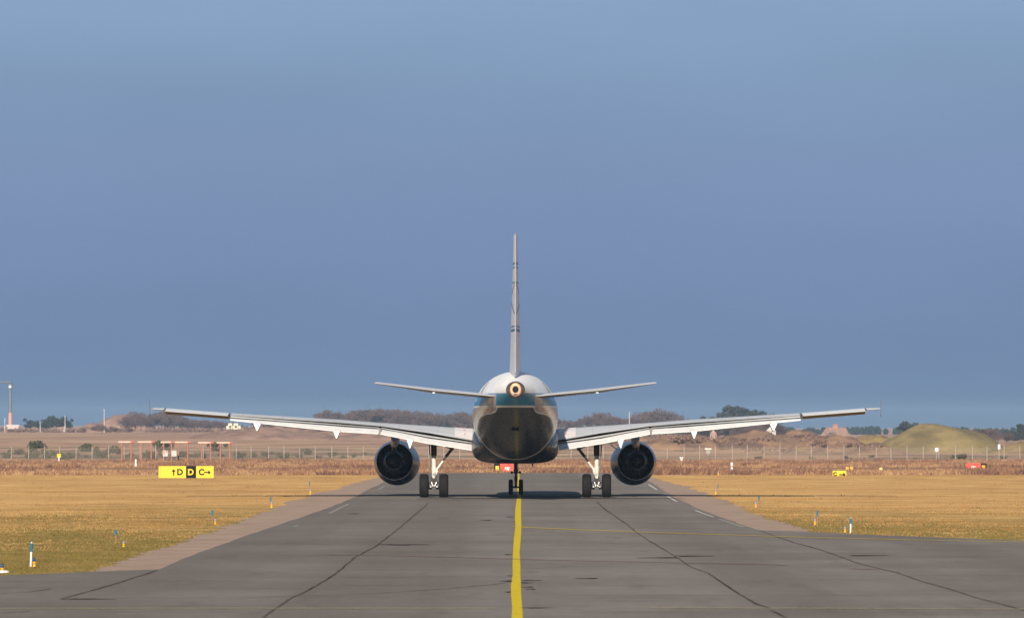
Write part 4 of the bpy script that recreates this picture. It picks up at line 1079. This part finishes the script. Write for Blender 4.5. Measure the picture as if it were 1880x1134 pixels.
    for px, y, D, h, k in ((1275, 806, 1225, 1.1, 14), (1320, 806, 1280, 1.0, 10), (1365, 809, 1300, 1.0, 12), (1400, 806, 1310, .9, 9), (1450, 806, 1370, 1.5, 16), (1480, 800, 1390, 1.2, 10), (1510, 812, 1210, .9, 12), (1560, 814, 1200, .7, 9), (1600, 818, 1100, .7, 10), (1240, 804, 1220, 1.2, 12)):
        for _ in range(k):
            d = D-rs.uniform(0, 20); q = px+rs.normal()*14; blobs.append(((q-940)*d/F, d, H-(y+rs.uniform(-2, 5)-HZ)*d/F, h*rs.uniform(.6, 1.3), h*rs.uniform(.3, .6)))
    V, Q = crown_cloud(rs, blobs, 60000, .36, .55, 0)
    w = np_mesh('scrub', V, Q, [MATS['scrub']]); tag(w, 'low purplish-brown scrub along the foot of the far trees', 'scrub', kind='stuff')
    # ---- gorse bushes behind and before the fence, one by one
    spots = [(12, 838, 1000, 15), (55, 840, 990, 18), (100, 836, 1040, 14), (133, 838, 1000, 17), (160, 839, 1010, 12), (262, 836, 1000, 16), (300, 838, 1020, 14), (350, 838, 1000, 12), (408, 837, 1010, 13), (465, 838, 1000, 18), (500, 832, 1080, 12), (548, 836, 1000, 14), (585, 839, 980, 11), (630, 839, 980, 10), (668, 828, 1100, 8),
             (34, 834, 1080, 20), (82, 839, 1000, 24), (120, 841, 960, 22), (185, 838, 1000, 20), (210, 834, 1080, 22), (235, 840, 980, 18), (282, 840, 970, 22), (330, 836, 1030, 22), (372, 840, 980, 20), (440, 840, 970, 22), (486, 837, 1010, 16), (520, 840, 970, 20), (566, 832, 1080, 18), (610, 836, 1020, 14), (650, 836, 1010, 14), (70, 829, 1140, 30), (160, 829, 1150, 26), (300, 829, 1150, 34), (400, 828, 1160, 30),
             (1394, 816, 1330, 5), (1392, 841, 960, 12), (1490, 841, 950, 9), (1556, 842, 940, 13), (1600, 838, 980, 9), (1680, 842, 950, 8), (1842, 842, 950, 11), (1760, 846, 900, 20)]
    protos_ = []
    for i, (px, y, D, wpx) in enumerate(spots):
        k = D/F; x = (px-940)*k; z = tz(x, D)
        if px < 700: lab, grp = 'dark green gorse bush by the fence on the left', 'gorse bushes by the left fence'
        else: lab, grp = 'dark green gorse bush by the fence on the right', 'gorse bushes by the right fence'
        if i < 5:
            rs = np.random.default_rng(300+i); bl = [(rs.normal()*.5, rs.normal()*.4, rs.uniform(.2, .75), rs.uniform(.35, .6), rs.uniform(.25, .45)) for _ in range(7)]
            V, Q = crown_cloud(rs, bl, 700, .12, .5); o = np_mesh('gorse_bush', V, Q, [MATS['green']]); protos_.append(o)
        else:
            o = random.choice(protos_).copy(); COL.objects.link(o)
        tag(o, lab, 'bush', grp)
        o.location = (x, D, z-.1); s = wpx*k/1.6; o.scale = (s, s, s*random.uniform(.8, 1.15)); o.rotation_euler = (0, 0, random.uniform(0, 6))
    # ---- houses
    thatch = paint('thatch', (.245, .155, .125), .95, var=.25, scale=1.2); brick = paint('brick_wall', (.30, .17, .135), .85, scale=2); wh = paint('white_wall', (.56, .50, .47), .7); pane = paint('window_dark', (.05, .055, .07), .2); trim = paint('window_trim', (.7, .68, .64), .5)
    def house(name, px0, px1, ye, yr, yb, D, label, roofm, wallm, gable=False, eye=False, chim=False, hip=.18):
        k = D/F; x0 = (px0-940)*k; x1 = (px1-940)*k; cx = (x0+x1)/2; w = (x1-x0); z0 = H-(yb-HZ)*k; ze = H-(ye-HZ)*k-z0; zr = H-(yr-HZ)*k-z0; dp = max(5, w*.5)
        r = empty(name, (cx, D, z0), label, 'house')
        m = MB(); m.box((0, 0, ze/2-.3), (w*.94, dp, ze+.6)); wl = m.build('wall', wallm, r)
        m = MB(); o = .35
        if gable:   # gable end towards the viewer
            A = [(-w/2-.1, -dp/2-o, ze-.1), (w/2+.1, -dp/2-o, ze-.1), (0, -dp/2-o, zr), (-w/2-.1, dp/2+o, ze-.1), (w/2+.1, dp/2+o, ze-.1), (0, dp/2+o, zr)]
            m.add(A, [(0, 2, 5, 3), (1, 4, 5, 2), (0, 3, 4, 1)]); m.build('roof', roofm, r)
            m = MB(); m.add([(-w/2*.94, -dp/2-.004, ze-.02), (w/2*.94, -dp/2-.004, ze-.02), (0, -dp/2-.004, zr-.25)], [(0, 1, 2)]); m.build('gable', wallm, r)
        else:
            A = [(-w/2, -dp/2-o, ze), (w/2, -dp/2-o, ze), (w/2, dp/2+o, ze), (-w/2, dp/2+o, ze), (-w/2+w*hip, 0, zr), (w/2-w*hip*.6, 0, zr)]
            m.add(A, [(0, 1, 5, 4), (1, 2, 5), (2, 3, 4, 5), (3, 0, 4), (0, 3, 2, 1)]); rf = m.build('roof', roofm, r)
            if eye:
                m = MB()
                c = Vector((-w*.13, -dp/2*.62, ze+(zr-ze)*.42))
                m.loft([[(c.x+rr*math.cos(a), c.y-dy, c.z+rr*.55*math.sin(a)) for a in np.linspace(0, 2*math.pi, 17)[:-1]] for rr, dy in ((1.3, -1.6), (1.35, .5), (.95, .75))], 0, True, True); m.build('dormer', thatch, rf)
                m = MB(); m.box((c.x, c.y-.78, c.z-.05), (1.2, .06, .5)); m.build('dormer_window', pane, rf)
            if chim:
                m = MB(); m.box((w*.02, 0, zr+.1), (w*.16, 1.2, 1.3)); m.box((w*.02, 0, zr+.8), (w*.19, 1.5, .18)); m.build('chimney', brick, rf)
        for q in (-.28, .05, .32):
            if ze > 1.2:
                m = MB(); m.box((q*w, -dp/2-.03, ze*.45), (w*.09, .05, ze*.35)); f = m.build('window', pane, r)
        return r
    house('thatched_house', 1503, 1561, 803, 784, 809, 1560, 'large thatched house with an eyebrow dormer between the dunes', thatch, brick, eye=True, chim=True, hip=.24)
    house('cottage', 1405, 1424, 790, 781, 797, 1800, 'white-gabled cottage under the right flap fairing', paint('dark_roof', (.15, .09, .08), .8), wh, gable=True)
    house('cottage', 1303, 1315, 795, 787, 803, 1850, 'narrow pinkish gabled cottage among the bushes under the right wing', thatch, paint('pink_wall', (.40, .26, .20), .8), gable=True)
    house('cottage', 1262, 1277, 801, 797, 806, 1800, 'tiny white-fronted cottage under the right wing near the engine', thatch, wh)
    house('cottage', 1333, 1358, 795, 782, 802, 2000, 'grey thatched cottage with one pale end under the right wing', paint('grey_thatch', (.22, .17, .16), .9), wh, hip=.1)
    house('cottage', 102, 122, 787, 783.5, 790.5, 2350, 'small pinkish house before the evergreen clump on the left', paint('pink_roof', (.45, .26, .19), .8), wh)
    # cream block building
    D = 2300.; k = D/F; cx = (429-940)*k; z0 = H-(791-HZ)*k
    r = empty('block_building', (cx, D, z0), 'cream building of two blocks with a low annexe below the left wing', 'building')
    cream = paint('cream_wall', (.60, .55, .38), .7)
    m = MB(); m.box((-6*k, 0, (790-776)*k/2), (7*k, 4, 15*k)); m.box((4.5*k, 0, (790-776)*k/2), (8*k, 4, 15*k)); m.build('block', cream, r)
    m = MB(); m.box((0, .4, 5*k), (26*k, 3, 10*k)); m.box((14*k, .2, 2*k), (9*k, 3, 5*k)); m.build('annexe', cream, r)
    m = MB()
    for q in (-6*k, 4.5*k): m.box((q, -2.02, 8*k), (4*k, .08, 4*k))
    m.build('window', pane, r)
    # low white shed at the foot of the turbine
    D = 2400.; k = D/F; cx = (27-940)*k; z0 = H-(787-HZ)*k
    r = empty('flat_shed', (cx, D-6, z0), 'low white flat-roofed shed at the foot of the wind turbine', 'shed')
    m = MB(); m.box((0, 0, 2.5*k), (20*k, 4, 5*k)); m.build('wall', paint('shed_wall', (.5, .42, .38), .7), r)
    m = MB(); m.box((0, 0, 6.2*k), (24*k, 4.6, 2.6*k)); m.build('roof', wh, r)
    # wind turbine
    cx = (19-940)*k; z0 = H-(787-HZ)*k
    r = empty('wind_turbine', (cx, D, z0), 'wind turbine with a dark tower and terracotta foot at the left frame edge', 'wind turbine')
    zz = lambda y: H-(y-HZ)*k-z0
    slate = paint('turbine_slate', (.12, .14, .16), .5); terra = paint('turbine_terracotta', (.50, .27, .19), .7)
    m = MB(); m.tube((0, 0, zz(757)), (0, 0, zz(707)), 3.1*k, 2.7*k, 16); m.build('tower', slate, r)
    m = MB(); m.tube((0, 0, -.3), (0, 0, zz(757)), 4.0*k, 3.2*k, 16); m.build('tower_foot', terra, r)
    m = MB(); m.box((0, 1.0, zz(704.5)), (4.6*k, 3.2, 7*k)); m.build('nacelle', slate, r)
    m = MB(); c = Vector((0, -.9, zz(710)))
    m.loft([[(c.x+3*k*math.sin(math.pi*i/8)*math.cos(2*math.pi*q/14), c.y-3.6*k*math.cos(math.pi*i/8)*.8, c.z+3*k*math.sin(math.pi*i/8)*math.sin(2*math.pi*q/14)) for q in range(14)] for i in range(9)], 0, True, False)
    m.build('hub', paint('hub_white', (.85, .80, .72), .25, coat=.5), r)
    for ang, L, w in ((176, 30*k, 3.6*k), (72, 27*k, .9*k), (-12, 22*k, .7*k)):
        a = R(ang); m = MB(); secs = []
        o = Vector((0, -.9, zz(702 if ang > 100 else 706)))
        for f, ww in ((0, .5), (.2, 1.0), (.6, .75), (1, .2)):
            p = o+Vector((math.cos(a), 0, math.sin(a)))*L*f; nn = Vector((-math.sin(a), 0, math.cos(a)))
            secs.append([p+nn*w*ww*.5+Vector((0, -.05, 0)), p+Vector((0, -.12, 0)), p-nn*w*ww*.5, p+Vector((0, .1, 0))])
        m.loft(secs, 0, True, True); m.build('blade', slate, r)
    # thin masts
    mm = paint('mast_grey', (.62, .60, .62), .5)
    for px, yt, yb, D, lab in ((9, 768, 788, 2300., 'short pale mast left of the wind turbine'), (74, 776, 788, 2300., 'short pale mast before the evergreen clump'), (119.5, 763, 788, 2300., 'pale mast before the tallest evergreen'), (191.5, 752, 786, 2200., 'tall thin white mast beside the pink dune'), (1155.5, 757, 790, 2200., 'thin white mast rising behind the right inner wing'), (471.5 + 38, 775, 792, 2100., 'thin pale mast below the left wing')):
        k = D/F; x = (px-940)*k; z = tz(x, D); h = H-(yt-HZ)*k-z
        r = empty('lamp_mast', (x, D, z), lab, 'mast', 'thin masts on the horizon')
        m = MB(); m.tube((0, 0, -.2), (0, 0, h), .16, .09, 8); m.build('pole', mm, r)
        m = MB(); m.box((0, -.1, h+.05), (.5, .3, .14)); m.build('lamp_head', mm, r)

# ------------------------------------------------------------------ grass and heather tufts
def build_grass():
    rs = np.random.default_rng(21)
    # boundaries of the pavement in px -> function of row
    Lp = np.array([(868, 690), (878, 690), (884, 660), (899, 610), (916, 545), (937, 490), (952, 450), (973, 395), (996, 330), (1020, 250), (1036, 205), (1049.5, 160), (1056, 0), (1075, -420)], float)
    Rp = np.array([(868, 1185), (876, 1190), (881, 1215), (893, 1262), (910, 1310), (926, 1350), (947, 1400), (962, 1450), (975.5, 1492), (980, 1560), (992, 1880), (1012, 2500)], float)
    pts = []
    n = 105000
    py = rs.uniform(868, 1075, n)**1.0; px = rs.uniform(-120, 2000, n)
    # favour the far rows, where a row covers more ground
    keep = np.ones(n, bool)
    li = np.interp(py, Lp[:, 0], Lp[:, 1]); ri = np.interp(py, Rp[:, 0], Rp[:, 1])
    li = np.where(py > 1049.5, np.interp(py, [1049.5, 1056, 1075], [160, 0, -420]), li)
    ri = np.where(py > 975.5, np.interp(py, [975.5, 980, 992, 1012], [1492, 1560, 1880, 2500]), ri)
    fr = rs.random(n)*4-1.5; keep &= (px < li+fr) | (px > ri-fr); keep &= (rs.random(n) < np.clip(1.25-(H*F/(py-HZ)-130)/105, .045, 1))
    px, py = px[keep], py[keep]; d = H*F/(py-HZ); x = (px-940)*d/F
    edge = np.minimum(np.abs(px-np.interp(py, Lp[:, 0], Lp[:, 1])), np.abs(px-np.interp(py, Rp[:, 0], Rp[:, 1])))
    n = len(x)
    kinds = np.array([vnoise(a*.5, b*.13, .35) for a, b in zip(x, d)])
    hgt = (.03+.035*rs.random(n))*(1+.6*kinds)*np.where(d > 250, 1.2, 1.0)
    V = []; Q = []; M = []
    nb = 3
    for i in range(n):
        if kinds[i] < -.25 and rs.random() < .6: continue
        gm = 0
        if d[i] < 150+50*rs.random()+60*kinds[i]: gm = 1
        if rs.random() < .05: gm = 2
        s = d[i]/200
        for b in range(nb):
            ox, oy = rs.normal(0, .12, 2)*s; a = rs.uniform(-.9, .9); w = .022*s*rs.uniform(.6, 1.6); h = hgt[i]*rs.uniform(.45, 1.1)
            lx = rs.normal(0, .5)*h; ly = rs.normal(0, .4)*h
            k = len(V); X, Y = x[i]+ox, d[i]+oy
            V += [(X-w*math.cos(a), Y-w*math.sin(a), -.01), (X+w*math.cos(a), Y+w*math.sin(a), -.01), (X+lx, Y+ly, h)]
            Q.append((k, k+1, k+2)); M.append(gm)
    def gmat(name, a, b):
        t = NT(name); o = t.obj(); c = t.mix(t.mr(t.noise(o, .8, 4, .6), .3, .7), a, b)
        return t.set(c, .9, 0, spec=.02)
    t = NT('straw_blade'); straw = t.set(gold_colour(t, t.obj(), .47), .9, 0, spec=.02)
    mats = [straw, gmat('green_blade', (.100, .084, .024), (.185, .132, .046)), gmat('dead_blade', (.135, .076, .028), (.20, .115, .044))]
    g = np_mesh('grass', V, Q, mats, M); tag(g, 'short winter-dry golden grass beside the taxiway, greener near the edge', 'grass', kind='stuff')
    # heather beyond
    V = []; Q = []; M = []
    n = 20000
    py = rs.uniform(845.5, 872, n); px = rs.uniform(-150, 2050, n)
    for i in range(n):
        # find the distance for this row on the falling ground
        d = 385 + (872-py[i])/(872-845.5)*515 if py[i] < 866 else rs.uniform(378, 420)
        x = (px[i]-940)*d/F
        if d < 402 and 735 < px[i] < 1165: continue
        z = tz(x, d) if d > 385 else 0.0; kk = vnoise(x*.4, d*.1, .35)
        h = (.16+.22*rs.random())*(1+.9*kk)
        if h < .08: continue
        gm = 0 if rs.random() < .55 else (1 if kk < .1 else 2)
        for b in range(6):
            ox, oy = rs.normal(0, .22, 2); w = .05*rs.uniform(.6, 1.6); hh = h*rs.uniform(.5, 1.2); lx = rs.normal(0, .35)*hh
            k = len(V); V += [(x+ox-w, d+oy, z-.03), (x+ox+w, d+oy+rs.normal()*.03, z-.03), (x+ox+lx, d+oy+rs.normal()*.1, z+hh)]
            Q.append((k, k+1, k+2)); M.append(gm)
    mats = [gmat('heather_stem', (.165, .090, .058), (.235, .132, .082)), gmat('heather_straw', (.27, .165, .088), (.34, .21, .115)), gmat('heather_dark', (.095, .050, .04), (.14, .077, .054))]
    g = np_mesh('heather', V, Q, mats, M); tag(g, 'reddish-brown heather and rough stalks between the mown grass and the fence', 'heather', kind='stuff')

# ------------------------------------------------------------------ sky, sun, haze, camera
SUN_EL, SUN_AZ = R(23), R(7.5)    # sun behind the camera, a little to the left
def build_light():
    w = bpy.data.worlds.new('World'); SC.world = w; w.use_nodes = True
    nt = w.node_tree; bg = nt.nodes['Background']
    sky = nt.nodes.new('ShaderNodeTexSky'); sky.sky_type = 'NISHITA'; sky.sun_disc = False
    sky.sun_elevation = SUN_EL; sky.sun_rotation = math.pi + SUN_AZ
    sky.altitude = 0; sky.air_density = 1.0; sky.dust_density = .6; sky.ozone_density = 1.5
    geo = nt.nodes.new('ShaderNodeTexCoord'); sep = nt.nodes.new('ShaderNodeSeparateXYZ'); nt.links.new(geo.outputs['Generated'], sep.inputs[0])
    ramp = nt.nodes.new('ShaderNodeValToRGB'); el = ramp.color_ramp.elements
    # a bank of blue-grey air low over the horizon; clear sky above
    el[0].position = 0.0; el[0].color = (.082, .138, .255, 1)
    el[1].position = .008; el[1].color = (.144, .226, .395, 1)
    e = el.new(.0042); e.color = (.112, .180, .318, 1)
    for p, c in ((.0175, (.172, .254, .435)), (.03, (.188, .272, .462)), (.047, (.208, .302, .490)), (.062, (.230, .340, .520)), (.075, (.262, .385, .585)), (.2, (.30, .45, .66)), (.5, (.30, .50, .85))):
        e = el.new(p); e.color = (*c, 1)
    nt.links.new(sep.outputs[2], ramp.inputs[0])
    scl = nt.nodes.new('ShaderNodeMix'); scl.data_type = 'RGBA'; scl.blend_type = 'MULTIPLY'; scl.inputs[0].default_value = 1
    SKYK = SKY_GAIN
    mp = nt.nodes.new('ShaderNodeMapping'); mp.inputs[3].default_value = (9, 9, 38); nt.links.new(geo.outputs['Generated'], mp.inputs[0])
    nz = nt.nodes.new('ShaderNodeTexNoise'); nz.inputs['Scale'].default_value = 1; nz.inputs['Detail'].default_value = 4; nt.links.new(mp.outputs[0], nz.inputs['Vector'])
    nm = nt.nodes.new('ShaderNodeMapRange'); nm.inputs[1].default_value = .3; nm.inputs[2].default_value = .7; nm.inputs[3].default_value = .955; nm.inputs[4].default_value = 1.045; nt.links.new(nz.outputs['Fac'], nm.inputs[0])
    veil = nt.nodes.new('ShaderNodeMix'); veil.data_type = 'RGBA'; veil.blend_type = 'MULTIPLY'; veil.inputs[0].default_value = 1; nt.links.new(ramp.outputs[0], veil.inputs[6]); nt.links.new(nm.outputs[0], veil.inputs[7])
    scl.inputs[7].default_value = (SKYK, SKYK, SKYK, 1); nt.links.new(veil.outputs[2], scl.inputs[6])
    mr = nt.nodes.new('ShaderNodeMapRange'); mr.inputs[1].default_value = .12; mr.inputs[2].default_value = .45; nt.links.new(sep.outputs[2], mr.inputs[0])
    dim = nt.nodes.new('ShaderNodeMix'); dim.data_type = 'RGBA'; dim.blend_type = 'MULTIPLY'; dim.inputs[0].default_value = 1; dim.inputs[7].default_value = (.52, .52, .52, 1); nt.links.new(sky.outputs[0], dim.inputs[6])
    # mix: low band keeps the grey-blue bank, the upper sky is the physical one
    mx = nt.nodes.new('ShaderNodeMix'); mx.data_type = 'RGBA'; nt.links.new(mr.outputs[0], mx.inputs[0]); nt.links.new(scl.outputs[2], mx.inputs[6]); nt.links.new(dim.outputs[2], mx.inputs[7])
    nt.links.new(mx.outputs[2], bg.inputs[0]); bg.inputs[1].default_value = .1
    L = bpy.data.lights.new('sun', 'SUN'); L.energy = 4.95; L.angle = R(.5); L.color = (1, .90, .76)
    o = bpy.data.objects.new('sun', L); COL.objects.link(o)
    d = Vector((-math.sin(SUN_AZ)*math.cos(SUN_EL), -math.cos(SUN_AZ)*math.cos(SUN_EL), math.sin(SUN_EL)))
    o.rotation_euler = d.to_track_quat('Z', 'Y').to_euler(); o.location = (0, 100, 60)
def build_haze():
    m = bpy.data.materials.new('haze_air'); m.use_nodes = True; nt = m.node_tree; nt.nodes.remove(nt.nodes['Principled BSDF'])
    v = nt.nodes.new('ShaderNodeVolumePrincipled'); v.inputs['Color'].default_value = (.52, .74, 1.0, 1); v.inputs['Density'].default_value = HAZE; v.inputs['Anisotropy'].default_value = 0.0
    nt.links.new(v.outputs[0], nt.nodes['Material Output'].inputs['Volume'])
    b = MB(); b.box((0, 4000, 12.5), (11200, 9600, 34)); o = b.build('haze', m)
    tag(o, kind='stuff', label='thin bluish air over the whole airfield', cat='haze')
def build_camera():
    c = bpy.data.cameras.new('camera'); o = bpy.data.objects.new('camera', c); COL.objects.link(o)
    c.sensor_width = 36; c.lens = 36*F/1880; c.dof.use_dof = True; c.dof.focus_distance = 250; c.dof.aperture_fstop = 4.2; c.clip_start = 1; c.clip_end = 20000
    o.location = (0, 0, H); o.rotation_euler = (R(90)+math.atan((HZ-567)/F), 0, 0); SC.camera = o

SKY_GAIN = 6.68; HAZE = .00009
build_ground(); build_pavement(); build_airliner(); build_signs(); build_fence(); build_antennas(); build_far(); build_grass(); build_light()
if HAZE > 0: build_haze()
build_camera()
vs = SC.view_settings; vs.view_transform = 'Standard'; vs.look = 'None'; vs.exposure = .50; vs.gamma = 1; vs.use_curve_mapping = False
SC.cycles.use_denoising = True
SC.cycles.max_bounces = 6; SC.cycles.volume_bounces = 0
